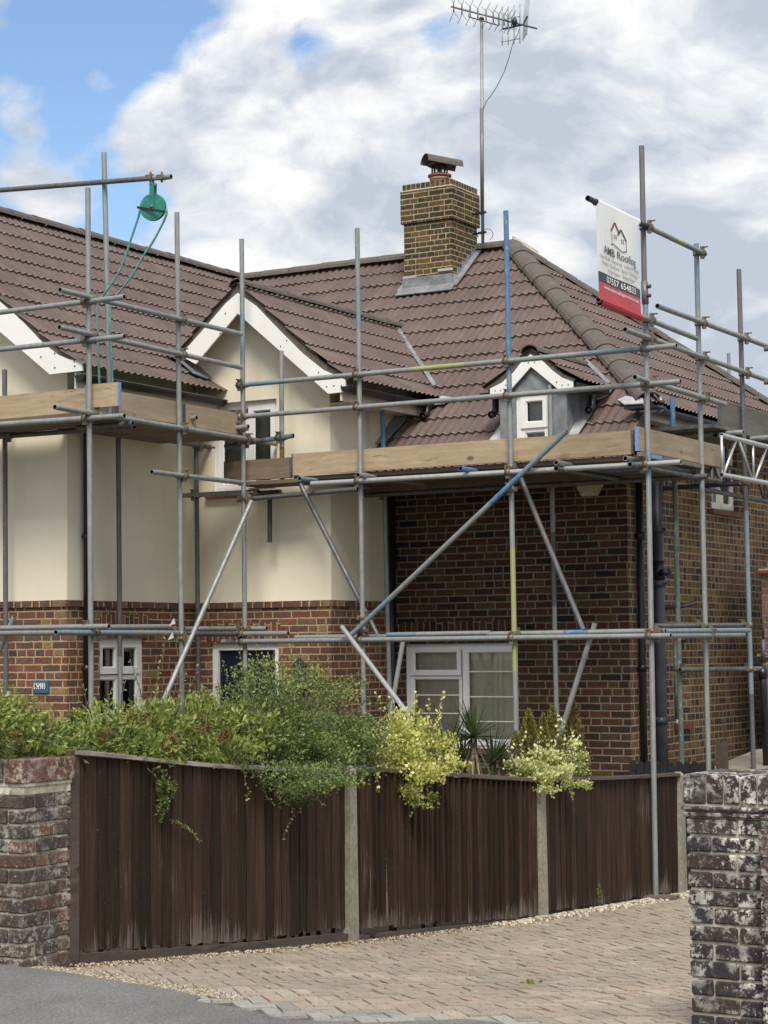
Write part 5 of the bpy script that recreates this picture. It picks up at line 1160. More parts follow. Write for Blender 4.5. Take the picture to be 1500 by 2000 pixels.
# ---- number plaque, alarm box, lantern, fittings
pq = thing('house_plaque', PY(82, 1341, YL_), 'small blue plaque with white lettering on the left brick wall', 'plaque')
a, b = PY(68, 1329, YL_), PY(97, 1353, YL_); mb = MB(); mb.box((a.x, YL_-.02, b.z), (b.x, YL_, a.z), M['plaque_blue']); mb.build('plate', pq)
mp = lambda s, t_, d=0: Vector((a.x+(b.x-a.x)*s, YL_-.023-d*.2, a.z+(b.z-a.z)*t_))
text('VII', .16, .68, .44, .38, 'white_paint', par=pq, bold=.03, mapf=mp)
mb = MB()
for i in range(6):
    for t_ in (.25, .64): p = mp(.08+i*.135, t_); mb.box((p.x-.004, p.y-.003, p.z-.006), (p.x+.005, p.y, p.z+.006), M['white_paint'])
for t_ in (.38, .51):
    for s in (.07, .77): p = mp(s, t_); mb.box((p.x-.004, p.y-.003, p.z-.006), (p.x+.005, p.y, p.z+.006), M['white_paint'])
mb.build('beading', pq)
al = thing('alarm_box', PY(1148, 955, YW), 'cream tapered alarm box high on the dark brick wall under the boards', 'alarm box')
mb = MB(); P4 = [PY(*q, YW-.07) for q in ((1121, 942), (1177, 939), (1163, 967), (1135, 969))]; Q4 = [p+Vector((0, .068, 0)) for p in P4]; mb.hexa(P4[::-1]+Q4[::-1], M['alarm_cream']); mb.build('cover', al)
for q in ((1134, 962), (1160, 961)): mb = MB(); mb.sphere(PY(*q, YW-.071), .007, M['black_iron'], 6); mb.build('screw', al)
la = PY(585, 1320, YB-.13); ln = thing('wall_lantern', (la.x, YB, la.z), 'black carriage lantern on the brick wall right of the blue door', 'wall lamp'); mb = MB()
zt_ = PY(585, 1291, YB-.13).z-la.z
lathe(mb, la, [(.005, zt_+.06), (.02, zt_+.03), (.012, zt_+.02), (.045, zt_-.0), (.085, zt_-.045), (.09, zt_-.05), (.08, zt_-.055)], M['black_iron'], 6); lathe(mb, la, [(.045, -.10), (.05, -.085), (.055, -.08)], M['black_iron'], 6)
for j in range(6): a = 2*math.pi*j/6; mb.sweep([la+Vector((math.cos(a)*.05, math.sin(a)*.05, -.085)), la+Vector((math.cos(a)*.075, math.sin(a)*.075, zt_-.05))], .004, M['black_iron'], 5)
mb.sweep([la+Vector((0, 0, -.1)), la+Vector((0, .02, -.15)), la+Vector((0, .13, -.12))], .01, M['black_iron'], 6); mb.box((la.x-.04, YB-.02, la.z-.2), (la.x+.04, YB, la.z-.04), M['black_iron']); mb.build('frame', ln)
mb = MB(); lathe(mb, la, [(.046, -.085), (.07, zt_-.052)], M['pane'], 6); mb.build('glass', ln)
# ================================================================== FENCE
XF = -6.915
fence = thing('closeboard_fence', (XF, 12.7, gz(12.7)), 'dark brown closeboard fence with concrete posts along the paved driveway', 'fence')
def interp(pts, y):
    pts = sorted(pts)
    if y <= pts[0][0]: return pts[0][1]
    for (a, za), (b, zb) in zip(pts, pts[1:]):
        if y <= b: return za+(zb-za)*(y-a)/(b-a)
    return pts[-1][1]
def prof(px): return [(PX(x, y, XF).y, PX(x, y, XF).z) for x, y in px]
panels = [([(146, 1475), (250, 1484), (350, 1495), (450, 1503), (560, 1507), (676, 1510)], [(146, 1857), (300, 1850), (500, 1835), (676, 1812)], .098, 1, .0115),
          ([(692, 1504), (850, 1515), (950, 1522), (1050, 1527)], [(692, 1814), (850, 1803), (950, 1797), (1050, 1789)], .083, 1, .032),
          ([(1064, 1526), (1180, 1524), (1250, 1521), (1324, 1516)], [(1064, 1782), (1200, 1762), (1324, 1740)], .098, 1, .009)]
for pi_, (tp, bt, pitch, sg, thk) in enumerate(panels):
    T_, B_ = prof(tp), prof(bt); y0, y1 = T_[0][0], T_[-1][0]; mb = MB(); y = y0
    while y < y1-.01:
        pw = pitch*rnd.uniform(.88, 1.12); e = min(y+pw, y1); lean = rnd.uniform(-.008, .008)+(.05 if pi_ == 1 and abs(y-y0-.42) < .06 else 0); mb.cc = rnd.random()
        zt0, zt1, zb0, zb1 = interp(T_, y), interp(T_, e), interp(B_, y)+rnd.uniform(-.012, .012), interp(B_, e)+rnd.uniform(-.012, .012)
        ta, tb = (thk, .004) if sg > 0 else (.004, thk)  # thickness at near / far edge
        ex = e+.012
        X0 = XF-.02+rnd.uniform(-.002, .002)
        cols = [(y, ta), (ex, tb)]
        nz = 5; prev = None
        for k in range(nz+1):
            f_ = k/nz; bowx = rnd.uniform(-.0015, .0015); ya, yb2 = y+lean*(1-f_), ex+lean*(1-f_)
            za, zb2 = zb0+(zt0-zb0)*f_, zb1+(zt1-zb1)*f_
            row = [(X0, ya, za), (X0+ta+.004+bowx, ya, za), (X0+tb+.004+bowx, yb2, zb2), (X0, yb2, zb2)]
            if prev:
                for q in range(4): r_ = (q+1) % 4; mb.face([prev[q], prev[r_], row[r_], row[q]], M['fence'], [(y, (k-1)/nz), (ex, (k-1)/nz), (ex, f_), (y, f_)])
            prev = row
        mb.face(prev, M['fence'], [(y, 1)]*4); y = e
    mb.build('board_panel', fence, label=['panel of wide dark boards, worn pale at the foot', 'panel of narrow ribbed boards', 'smooth dark panel furthest down the drive'][pi_])
    # arris rails behind and capping on top
    mb = MB()
    for f_ in (.22, .8):
        for (ya, yb) in zip(np.linspace(y0, y1, 7)[:-1], np.linspace(y0, y1, 7)[1:]):
            za, zb2 = [interp(B_, v)*(1-f_)+interp(T_, v)*f_ for v in (ya, yb)]
            mb.hexa([(XF-.1, ya, za), (XF-.021, ya, za), (XF-.021, yb, zb2), (XF-.1, yb, zb2), (XF-.1, ya, za+.06), (XF-.021, ya, za+.06), (XF-.021, yb, zb2+.06), (XF-.1, yb, zb2+.06)], M['board_dark'])
    mb.build('arris_rail', fence)
    mb = MB(); ys_ = np.linspace(y0-.0, y1, 14)
    for i, (ya, yb) in enumerate(zip(ys_[:-1], ys_[1:])):
        za, zb2 = interp(T_, ya)+.004, interp(T_, yb)+.004; h_ = .026; j0, j1 = [.003*math.sin(v*9) for v in (ya, yb)]
        mb.hexa([(XF-.045, ya, za), (XF+.026+j0, ya, za), (XF+.026+j1, yb, zb2), (XF-.045, yb, zb2), (XF-.045, ya, za+h_*1.1), (XF+.022+j0, ya, za+h_*.8), (XF+.022+j1, yb, zb2+h_*.8), (XF-.045, yb, zb2+h_*1.1)], M['cap_worn' if pi_ == 0 else 'cap_dark'])
    mb.build('capping_rail', fence)
for gp, gb in (([(160, 1862), (300, 1855), (500, 1840), (668, 1823), (722, 1826)], [(160, 1880), (300, 1874), (500, 1858), (722, 1836)]), ([(740, 1822), (850, 1812), (1000, 1797)], [(740, 1838), (850, 1822), (1000, 1803)])):
    A_ = [PX(x, y, XF+.012) for x, y in gp]; zb_ = lambda v: gz(v)-.03; mb = MB()
    for p, q in zip(A_, A_[1:]): mb.hexa([(XF-.02, p.y, zb_(p.y)), (XF+.012, p.y, zb_(p.y)), (XF+.012, q.y, zb_(q.y)), (XF-.02, q.y, zb_(q.y)), (XF-.02, p.y, p.z), (XF+.012, p.y, p.z), (XF+.012, q.y, q.z), (XF-.02, q.y, q.z)], M['cap_dark'])
    mb.build('gravel_board', fence)
for (px, pt_) in ((684, 1496), (1057, 1516), (1331, 1508)):
    a = PX(px, 1700, XF); zt_ = PX(px, pt_, XF+.03).z; w_ = .052; mb = MB(); x0, x1 = XF-.075, XF+.034; y0, y1 = a.y-w_, a.y+w_
    mb.hexa([(x0, y0, gz(a.y)-.05), (x1, y0, gz(a.y)-.05), (x1, y1, gz(a.y)-.05), (x0, y1, gz(a.y)-.05), (x0+.012, y0+.012, zt_-.03), (x1-.006, y0+.012, zt_-.03), (x1-.006, y1-.012, zt_-.03), (x0+.012, y1-.012, zt_-.03)], M['concrete'])
    mb.hexa([(x0+.012, y0+.012, zt_-.03), (x1-.006, y0+.012, zt_-.03), (x1-.006, y1-.012, zt_-.03), (x0+.012, y1-.012, zt_-.03), (x0+.035, y0+.03, zt_), (x1-.03, y0+.03, zt_), (x1-.03, y1-.03, zt_), (x0+.035, y1-.03, zt_)], M['concrete'])
    mb.build('concrete_post', fence)
a = PX(139, 1480, XF-.02); mb = MB(); mb.box((XF-.09, a.y-.045, gz(a.y)), (XF-.0, a.y+.045, a.z+.04), M['cap_dark']); mb.build('timber_post', fence)
# picket gate, post, slab beyond the fence
pk = thing('picket_fence', (-7.35, 17.85, gz(18)), 'low black picket fence with rounded tops by the house corner', 'fence')
xa, xb_ = PY(1229, 1500, 17.84).x, PY(1396, 1500, 17.84).x; zt_ = PY(1300, 1487, 17.84).z; n_ = 11
for k in range(n_):
    x0 = xa+(xb_-xa)*k/n_; x1 = xa+(xb_-xa)*(k+1)/n_-.008; zj = zt_+rnd.uniform(-.008, .008); pts = [(x0, 17.84, gz(18)+.05), (x1, 17.84, gz(18)+.05)]+[((x0+x1)/2+math.cos(a)*(x1-x0)/2, 17.84, zj-.04+math.sin(a)*.04) for a in np.linspace(0, math.pi, 8)]
    mb = MB(); mb.prism(pts, (0, .018, 0), M['picket_black']); mb.build('picket', pk)
mb = MB(); mb.box((xa, 17.86, zt_-.2), (xb_, 17.89, zt_-.13), M['picket_black']); mb.box((xa, 17.86, gz(18)+.15), (xb_, 17.89, gz(18)+.22), M['picket_black']); mb.build('rail', pk)
a = PY(1411, 1450, 18.3); po = MB(); po.hexa([(a.x-.06, 18.25, gz(18.3)), (a.x+.05, 18.25, gz(18.3)), (a.x+.05, 18.33, gz(18.3)), (a.x-.06, 18.33, gz(18.3)), (a.x-.05, 18.25, a.z-.03), (a.x+.045, 18.25, a.z+.02), (a.x+.045, 18.33, a.z+.02), (a.x-.05, 18.33, a.z-.03)], M['cap_dark']); po.build('timber_post', None, 'old dark timber post standing right of the black pickets', 'post')
mb = MB(); A = PY(1425, 1503, 18.6); B = PY(1560, 1480, 18.6); zq_ = A.z
mb.hexa([(A.x-.3, 18.6, gz(19)), (B.x+.6, 18.6, gz(19)), (B.x+.6, 20.2, gz(19)), (A.x-.3, 20.2, gz(19)), (A.x-.3, 18.6, zq_-.03), (B.x+.6, 18.6, zq_+.05), (B.x+.6, 20.2, zq_+.22), (A.x-.3, 20.2, zq_+.12)], M['concrete']); mb.build('concrete_ramp', None, 'grey concrete ramp rising beside the side wall of the house', 'ramp')
dk = thing('board_fence', (-6.2, 17.5, gz(17.5)), 'low black board fence with a top rail behind the right gate pier', 'fence'); mb = MB()
A, B = PY(1336, 1518, 17.35), PY(1600, 1490, 17.35); mb.hexa([(A.x, 17.35, A.z-.05), (B.x, 17.35, B.z-.05), (B.x, 17.39, B.z-.05), (A.x, 17.39, A.z-.05), (A.x, 17.35, A.z), (B.x, 17.35, B.z), (B.x, 17.39, B.z), (A.x, 17.39, A.z)], M['board_grey']); mb.build('top_rail', dk)
mb = MB(); x = A.x
while x < B.x: zz = A.z+(B.z-A.z)*(x-A.x)/(B.x-A.x); mb.box((x, 17.37, gz(17.4)), (x+.09, 17.39, zz-.05), M['picket_black']); x += .097
mb.build('board', dk)
# brick outbuilding edge and hopper pipe at the right
ob = thing('brick_outbuilding', (-5.6, 20.2, gz(20)), 'pinkish brick outbuilding wall with a tiled ledge at the right edge', 'outbuilding')
a = PY(1486, 1100, 20.2); mb = MB(); zl_, zt_ = PY(1490, 1120, 20.2).z, PY(1490, 1090, 20.2).z
wallgrid(mb, (0, 20.2, 0), (1, 0, 0), a.x, a.x+1.6, gz(20), zl_, [], M['brick_pink'], en=NY); wallgrid(mb, (0, 20.24, 0), (1, 0, 0), a.x+.05, a.x+1.6, zl_, zt_, [], M['brick_pink'], en=NY)
wallgrid(mb, (a.x, 0, 0), (0, 1, 0), 20.2, 22.5, gz(20), zl_, [], M['brick_pink'], en=-NX); mb.face([(a.x, 20.2, zl_), (a.x+1.6, 20.2, zl_), (a.x+1.6, 22.5, zl_), (a.x, 22.5, zl_)], M['brick_pink'], [(0, 0)]*4); mb.build('wall', ob)
mb = MB(); mb.box((a.x-.05, 20.15, zl_), (a.x+1.6, 20.26, zl_+.03), M['terracotta']); mb.box((a.x-.02, 20.17, zl_+.03), (a.x+1.6, 20.26, zl_+.05), M['stone']); mb.build('tiled_ledge', ob)
hp = thing('hopper_pipe', PY(1490, 1400, 18.9), 'black rainwater pipe with yellow flowers growing in its half-round hopper', 'drainpipe'); mb = MB()
P_ = lambda x, y: PY(x, y, 18.9)
mb.sweep([P_(1488, 1300), P_(1491, 1340), P_(1499, 1530)], .036, M['black_plastic'], 12); mb.sweep([P_(1489, 1305), P_(1489.5, 1325)], .048, M['black_plastic'], 12); mb.sweep([P_(1490, 1215), P_(1491, 1248)], .008, M['black_iron'], 6); mb.sweep([P_(1491, 1250), P_(1491, 1290)], .022, M['galv_dark'], 8); mb.build('pipe', hp)
mb = MB(); c_ = P_(1482, 1284); R1 = .058
pts = [c_+Vector((math.cos(a)*R1, 0, -math.sin(a)*R1*1.1)) for a in np.linspace(0, math.pi, 9)]; mb.prism(pts, (0, .12, 0), M['black_plastic']); mb.build('hopper', hp)
# ================================================================== PLANTS
def leaf_arrays(C, D, size, clr, asp=.5, fold=.25):
    """C centres (n,3), D leaf directions (n,3), size (n,)"""
    n = len(C); D = D/np.linalg.norm(D, axis=1, keepdims=True); r = nrs.normal(size=(n, 3)); S = np.cross(D, r); S /= np.linalg.norm(S, axis=1, keepdims=True)+1e-9; N = np.cross(D, S)
    L = size[:, None]; base = C-D*L*.5; tip = C+D*L*.5; l = C-S*L*asp*.5+N*L*fold*.3; rr = C+S*L*asp*.5+N*L*fold*.3
    V = np.stack([base, l, tip, rr], 1).reshape(-1, 3); F = np.arange(4*n).reshape(n, 4); return V, F, np.repeat(clr, 4)
def blob_points(c, rad, n, nclump=24, shell=.55):
    k = max(4, int(nclump)); d = nrs.normal(size=(k, 3)); d /= np.linalg.norm(d, axis=1, keepdims=True); rr = shell+(1-shell)*nrs.rand(k, 1)
    cl = d*rr*(1+nrs.uniform(-.12, .22, (k, 1))); idx = nrs.randint(0, k, n); p = cl[idx]+nrs.normal(size=(n, 3))*.17
    tone = nrs.uniform(-.2, .2, k)[idx]
    out = np.array(c)+p*np.array(rad); dirs = p+nrs.normal(size=(n, 3))*.7+np.array([0, 0, .45]); return out, dirs, tone, p[:, 2]
def plant(name, label, cat, mat, blobs, size, dens, depthr=.3, asp=.5, group=None, shoots=(), shmat=None, extra=(), stemr=.004, loc=None, base=None, trunk=True, jit=.35):
    """blobs: (px,py,rx,ry,X) ; shoots: list of pixel polylines (pts, X0, X1, leaf size, step)"""
    allp, alld, allt, allz = [], [], [], []; cen = []
    for (x, y, rx, ry, X) in blobs:
        c = PX(x, y, X); sc_ = (c-CC).length/Fpx; rad = (rx*sc_*.5+.06+depthr*.3, rx*sc_, ry*sc_); rad = (max(depthr*.75, rx*sc_*.55), rx*sc_*1.05, ry*sc_)
        n = int(dens*rx*ry*sc_*sc_*1500); p, d_, t_, z_ = blob_points(c, rad, n, nclump=6+rx*ry/110); allp.append(p); alld.append(d_); allt.append(t_); allz.append(z_); cen.append(c)
    r0 = thing(name, (cen[len(cen)//2].x, cen[len(cen)//2].y, gz(cen[len(cen)//2].y)) if loc is None else loc, label, cat, group)
    P, D, T, Z = map(np.concatenate, (allp, alld, allt, allz)); n = len(P); s_ = size*nrs.uniform(.6, 1.25, n)
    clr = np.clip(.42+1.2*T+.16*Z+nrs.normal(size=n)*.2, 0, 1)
    stems = MB(); SV, SF, SC = [], [], []
    for sh in shoots:
        pts, X0, X1, ls, step = sh; W = [PX(x, y, X0+(X1-X0)*i/max(1, len(pts)-1)) for i, (x, y) in enumerate(pts)]
        fine = []
        for a, b in zip(W, W[1:]):
            m_ = max(2, int((b-a).length/step)); fine += [a+(b-a)*(k/m_)+Vector(nrs.normal(size=3)*.004) for k in range(m_)]
        fine.append(W[-1]); kk = len(fine); stems.sweep(fine, stemr, M['bark'], 5, radii=[stemr*(1.15-.75*i/kk) for i in range(kk)])
        for i, q in enumerate(fine[1:]):
            t_ = (fine[min(i+2, kk-1)]-fine[i]).normalized()
            for e in range(3 if i < kk*.7 else 4):
                o = nrs.normal(size=3); d_ = np.array(t_)*.7+o*.55; d_ /= np.linalg.norm(d_); l_ = ls*(1.15-.5*i/kk)*nrs.uniform(.7, 1.2)
                SV.append(np.array(q)+d_*l_*.55); SF.append(d_); SC.append((l_, min(1, .6+.35*i/kk+nrs.normal()*.12)))
    V, F, Cc = leaf_arrays(P, D, s_, clr, asp); o1 = grid_mesh('foliage', V, F, [M[mat]], clr=Cc, smooth=False, parent=r0)
    if SV:
        V, F, Cc = leaf_arrays(np.array(SV), np.array(SF), np.array([a for a, _ in SC]), np.array([b for _, b in SC]), asp); grid_mesh('shoot_leaves', V, F, [M[shmat or mat]], clr=Cc, smooth=False, parent=r0)
    # woody stems inside
    if trunk:
        for c in cen[::1]:
            if c.x > XF-.1: continue
            g = Vector((c.x-.02, c.y, gz(c.y))); b_ = base or g; q = Vector((b_[0]+nrs.uniform(-.1, .1), b_[1]+nrs.uniform(-.1, .1), gz(b_[1])-.02)) if base is None else Vector(base)
            mid = (q+c)/2+Vector(nrs.normal(size=3)*.03); stems.sweep([q, mid, c], .012, M['bark'], 6, radii=[.016, .011, .005])
    for (mt, bl, sz, dn) in extra:
        EP, ED, ET = [], [], []
        for (x, y, rx, ry, X) in bl:
            c = PX(x, y, X); sc_ = (c-CC).length/Fpx; p, d_, t_, z_ = blob_points(c, (rx*sc_*.5, rx*sc_, ry*sc_), int(dn*rx*ry*sc_*sc_*900), 8); EP.append(p); ED.append(d_); ET.append(t_)
        p, d_, t_ = map(np.concatenate, (EP, ED, ET)); V, F, Cc = leaf_arrays(p, d_, sz*nrs.uniform(.6, 1.3, len(p)), np.clip(.5+t_+nrs.normal(size=len(p))*.2, 0, 1), .8); grid_mesh('flower_clusters', V, F, [M[mt]], clr=Cc, smooth=False, parent=r0)
    if stems.v: stems.build('stem', r0)
    return r0
H = -7.28
plant('hedge', 'light green hedge with brown flower heads behind the left brick pier and first fence panel', 'hedge', 'leaf_hedge',
      [(-60, 1420, 70, 85, H), (0, 1430, 65, 78, H), (62, 1450, 60, 55, H), (118, 1458, 55, 42, H), (168, 1448, 50, 50, H), (215, 1430, 55, 62, H), (268, 1440, 55, 62, H), (325, 1435, 60, 68, H), (385, 1432, 60, 66, H), (440, 1430, 60, 66, H), (490, 1440, 50, 66, H-.1), (260, 1462, 80, 30, H+.2), (400, 1468, 90, 28, H+.2), (40, 1468, 60, 22, H+.1)],
      .044, 26, .42, asp=.42, extra=[('leaf_flower', [(330, 1462, 26, 30, H+.36), (395, 1420, 22, 18, H+.34), (440, 1440, 22, 16, H+.36), (470, 1450, 20, 18, H+.34), (250, 1398, 18, 10, H+.3), (90, 1425, 22, 10, H+.3), (205, 1435, 26, 12, H+.34), (30, 1440, 20, 12, H+.3), (290, 1400, 20, 12, H+.3)], .012, 170)],
      shoots=[([(300, 1400), (308, 1330), (322, 1248)], H, H, .022, .035), ([(290, 1390), (270, 1340), (255, 1292)], H, H, .022, .035), ([(360, 1390), (372, 1340), (385, 1302)], H, H, .022, .035), ([(345, 1390), (352, 1350), (362, 1318)], H, H, .022, .035), ([(235, 1395), (238, 1360), (243, 1335)], H, H, .024, .035), ([(215, 1395), (214, 1365), (217, 1348)], H, H, .024, .035),
              ([(180, 1400), (150, 1370), (132, 1345)], H, H, .018, .045), ([(175, 1395), (168, 1360), (163, 1340)], H, H, .018, .045), ([(120, 1420), (105, 1390), (98, 1375)], H, H, .02, .045), ([(40, 1380), (60, 1365), (75, 1372)], H, H, .022, .04), ([(275, 1400), (262, 1370), (270, 1345)], H, H, .02, .035), ([(310, 1395), (325, 1350), (318, 1325)], H, H, .02, .035), ([(400, 1385), (398, 1360), (404, 1350)], H, H, .024, .035)], stemr=.003)
S_ = -7.2
sh_ = []
for (tx, ty, bx, by) in ((425, 1330, 455, 1420), (436, 1292, 465, 1420), (452, 1306, 478, 1420), (470, 1268, 490, 1420), (486, 1290, 500, 1420), (503, 1262, 512, 1420), (520, 1285, 525, 1420), (535, 1270, 540, 1420), (552, 1290, 552, 1420), (570, 1252, 565, 1420), (585, 1285, 580, 1420), (604, 1290, 592, 1420), (622, 1300, 605, 1420), (643, 1288, 618, 1420), (660, 1330, 632, 1430), (688, 1332, 645, 1430), (705, 1350, 655, 1430), (718, 1395, 665, 1440), (712, 1370, 655, 1425), (495, 1320, 505, 1430), (560, 1310, 560, 1430), (478, 1325, 500, 1430), (650, 1350, 625, 1430), (680, 1375, 640, 1440)):
    sh_.append(([(bx, by), ((bx*.45+tx*.55)+nrs.uniform(-5, 5), by*.45+ty*.55), (tx, ty)], S_, S_, .021, .028))
dr_ = []
for pts in ([(560, 1520), (566, 1560), (573, 1590), (562, 1612), (553, 1638)], [(500, 1500), (512, 1530), (522, 1560), (535, 1570)], [(470, 1495), (478, 1520), (484, 1545), (482, 1560)], [(590, 1520), (605, 1545), (622, 1562), (632, 1572)], [(620, 1500), (650, 1520), (675, 1530), (700, 1535)], [(540, 1520), (545, 1550), (548, 1575)], [(600, 1510), (595, 1540), (590, 1560)], [(570, 1530), (580, 1560), (585, 1585)], [(650, 1490), (690, 1500), (712, 1510)], [(515, 1500), (535, 1530), (540, 1555)]):
    dr_.append((pts, XF+.10, XF+.09, .022, .024))
plant('berberis_shrub', 'large dark green shrub with upright shoots spilling over the first fence panel', 'shrub', 'leaf_shrub',
      [(560, 1440, 78, 58, S_), (625, 1445, 70, 56, S_), (515, 1450, 58, 50, S_), (675, 1445, 48, 60, S_), (455, 1375, 9, 40, S_), (480, 1345, 10, 48, S_), (505, 1335, 11, 52, S_), (528, 1345, 10, 48, S_), (550, 1350, 11, 44, S_), (574, 1330, 11, 52, S_), (598, 1350, 11, 44, S_), (620, 1360, 12, 40, S_), (644, 1350, 11, 44, S_), (668, 1375, 12, 36, S_), (692, 1385, 10, 32, S_), (560, 1395, 60, 22, S_), (570, 1545, 40, 26, XF+.08), (590, 1475, 95, 50, S_+.12), (690, 1480, 28, 40, S_+.1), (560, 1520, 62, 32, XF+.08), (620, 1515, 55, 28, XF+.08), (500, 1500, 40, 22, XF+.07), (665, 1500, 34, 22, XF+.07)],
      .024, 60, .40, asp=.5, shoots=sh_+dr_, stemr=.0035)
plant('trailing_ivy', 'small leafy climber hanging down the first fence panel', 'climber', 'leaf_ivy', [(322, 1548, 20, 34, XF+.035), (318, 1580, 13, 24, XF+.035), (335, 1540, 12, 20, XF+.035)], .022, 60, .03, asp=.55, trunk=False,
      shoots=[([(288, 1500), (300, 1512), (310, 1530), (320, 1560), (318, 1595)], XF+.03, XF+.035, .024, .025), ([(330, 1600), (350, 1608), (370, 1620), (391, 1642)], XF+.035, XF+.03, .022, .022), ([(300, 1500), (322, 1506)], XF+.03, XF+.03, .022, .02)], stemr=.003)
g1 = -7.12
plant('golden_euonymus', 'golden yellow variegated shrub cascading over the ribbed fence panel', 'shrub', 'leaf_gold',
      [(775, 1450, 42, 48, g1), (820, 1455, 48, 52, g1), (850, 1470, 38, 42, g1), (745, 1460, 30, 36, g1), (800, 1490, 60, 30, g1+.14), (812, 1525, 42, 34, XF+.08), (802, 1558, 16, 22, XF+.06), (862, 1495, 18, 18, XF+.08)],
      .028, 42, .28, asp=.7, shoots=[([(770, 1430), (752, 1390), (735, 1355)], g1, g1, .032, .04), ([(790, 1430), (775, 1395), (764, 1362)], g1, g1, .032, .04), ([(812, 1420), (812, 1385), (811, 1354)], g1, g1, .032, .036), ([(830, 1425), (838, 1390), (838, 1367)], g1, g1, .03, .036), ([(845, 1430), (860, 1390), (866, 1355)], g1, g1, .03, .036), ([(845, 1430), (855, 1400), (862, 1368)], g1, g1, .03, .036), ([(780, 1440), (790, 1400), (795, 1385)], g1, g1, .03, .036), ([(868, 1480), (885, 1472), (892, 1466)], g1, g1+.1, .034, .03),
               ([(735, 1490), (740, 1515), (738, 1543)], XF+.08, XF+.04, .032, .03), ([(800, 1560), (806, 1575), (803, 1592)], XF+.05, XF+.04, .028, .025), ([(745, 1450), (728, 1430), (722, 1420)], g1, g1, .03, .03)])
g2 = -7.1
plant('lime_euonymus', 'pale lime variegated shrub spilling over the fence at the second concrete post', 'shrub', 'leaf_lime',
      [(1070, 1490, 42, 30, g2), (1105, 1485, 32, 36, g2), (1035, 1502, 34, 18, g2), (1080, 1512, 46, 20, XF+.09), (1056, 1530, 14, 18, XF+.07), (1112, 1532, 20, 18, XF+.07), (1085, 1525, 14, 16, XF+.07), (1008, 1500, 16, 18, g2)],
      .026, 46, .24, asp=.75, shoots=[([(1015, 1500), (1018, 1465), (1026, 1432)], g2, g2, .03, .035), ([(1050, 1480), (1054, 1450), (1057, 1424)], g2, g2, .03, .035), ([(1085, 1470), (1090, 1430), (1090, 1398)], g2, g2, .03, .035), ([(1110, 1470), (1115, 1440), (1118, 1428)], g2, g2, .028, .035), ([(1070, 1475), (1074, 1450), (1066, 1440)], g2, g2, .028, .035), ([(1098, 1465), (1103, 1430), (1098, 1405)], g2, g2, .028, .035), ([(1005, 1500), (996, 1470), (1003, 1455)], g2, g2, .028, .035), ([(1113, 1540), (1118, 1558)], XF+.06, XF+.04, .03, .02), ([(1082, 1530), (1081, 1555)], XF+.06, XF+.04, .022, .03)])
# dwarf conifers
for i, (x, yt, wd, lab) in enumerate(((1034, 1388, 22, 'leftmost tall olive column of the dwarf conifers, beside the window'), (1062, 1394, 15, 'slim dwarf conifer tucked between two taller columns'), (1080, 1378, 18, 'bronze green dwarf conifer in front of the raking scaffold pole'), (1118, 1362, 22, 'tallest and broadest dwarf conifer, nearest the house corner'), (1008, 1430, 20, 'short dark dwarf conifer beside the spiky cordyline'))):
    X = -7.75; c = PX(x, (yt+1540)/2, X); top = PX(x, yt, X); sc_ = (c-CC).length/Fpx; hh = top.z-gz(c.y); n = 5200
    t_ = nrs.rand(n)**.8; R_ = wd*1.2*sc_*np.clip(1.75*(1-t_)**.55, .05, 1)*(1+.0*t_); ph = nrs.rand(n)*2*np.pi; lump = 1+.22*np.sin(ph*4+t_*22)+.12*np.sin(ph*7-t_*40); rr = R_*lump*np.sqrt(nrs.uniform(.45, 1.05, n))
    P = np.stack([c.x+np.cos(ph)*rr, c.y+np.sin(ph)*rr, gz(c.y)+.15+(hh-.15)*t_+nrs.normal(size=n)*.01], 1); D = np.stack([np.cos(ph)*.5, np.sin(ph)*.5, np.ones(n)], 1)+nrs.normal(size=(n, 3))*.35
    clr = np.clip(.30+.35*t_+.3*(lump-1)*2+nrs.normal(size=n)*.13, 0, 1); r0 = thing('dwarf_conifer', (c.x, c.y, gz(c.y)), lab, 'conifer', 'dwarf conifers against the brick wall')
    V, F, Cc = leaf_arrays(P, D, .026*nrs.uniform(.7, 1.3, n), clr, .4); grid_mesh('foliage', V, F, [M['leaf_conifer']], clr=Cc, smooth=False, parent=r0); mb = MB(); mb.sweep([(c.x, c.y, gz(c.y)), (c.x, c.y, gz(c.y)+hh*.7)], .02, M['bark'], 6); mb.build('trunk', r0)
# cordyline heads : long arching sword leaves
def swords(mb, c, n, L, w_, up=.5, droop=.3, seed=1, m='leaf_cordyline', dead=0):
    rr = random.Random(seed)
    for k in range(n):
        a = rr.uniform(0, 2*math.pi); el = rr.uniform(-.15, 1.45) if not dead else rr.uniform(-1.5, -1.0); l_ = L*rr.uniform(.65, 1.1); d_ = Vector((math.cos(a)*math.cos(el), math.sin(a)*math.cos(el), math.sin(el))); side = d_.cross(Vector((0, 0, 1))).normalized(); mb.cc = rr.uniform(.1, .9) if not dead else 1.0; seg = 6; prev = None
        for i in range(seg+1):
            f_ = i/seg; p = Vector(c)+d_*l_*f_+Vector((0, 0, -droop*l_*f_*f_*(1.0 if rr.random() < .98 else 1.5)*math.cos(el))); ww = w_*math.sin(math.pi*(.12+.88*f_)**.8)*.5 if i < seg else .0005
            row = (p-side*ww, p+Vector((0, 0, -ww*.4)), p+side*ww)
            if prev: mb.face([prev[0], prev[1], row[1], row[0]], M[m]); mb.face([prev[1], prev[2], row[2], row[1]], M[m])
            prev = row
cd = thing('cordyline', PX(925, 1500, -7.7), 'spiky dark green cordyline palms in front of the white window', 'palm'); Xc = -7.7
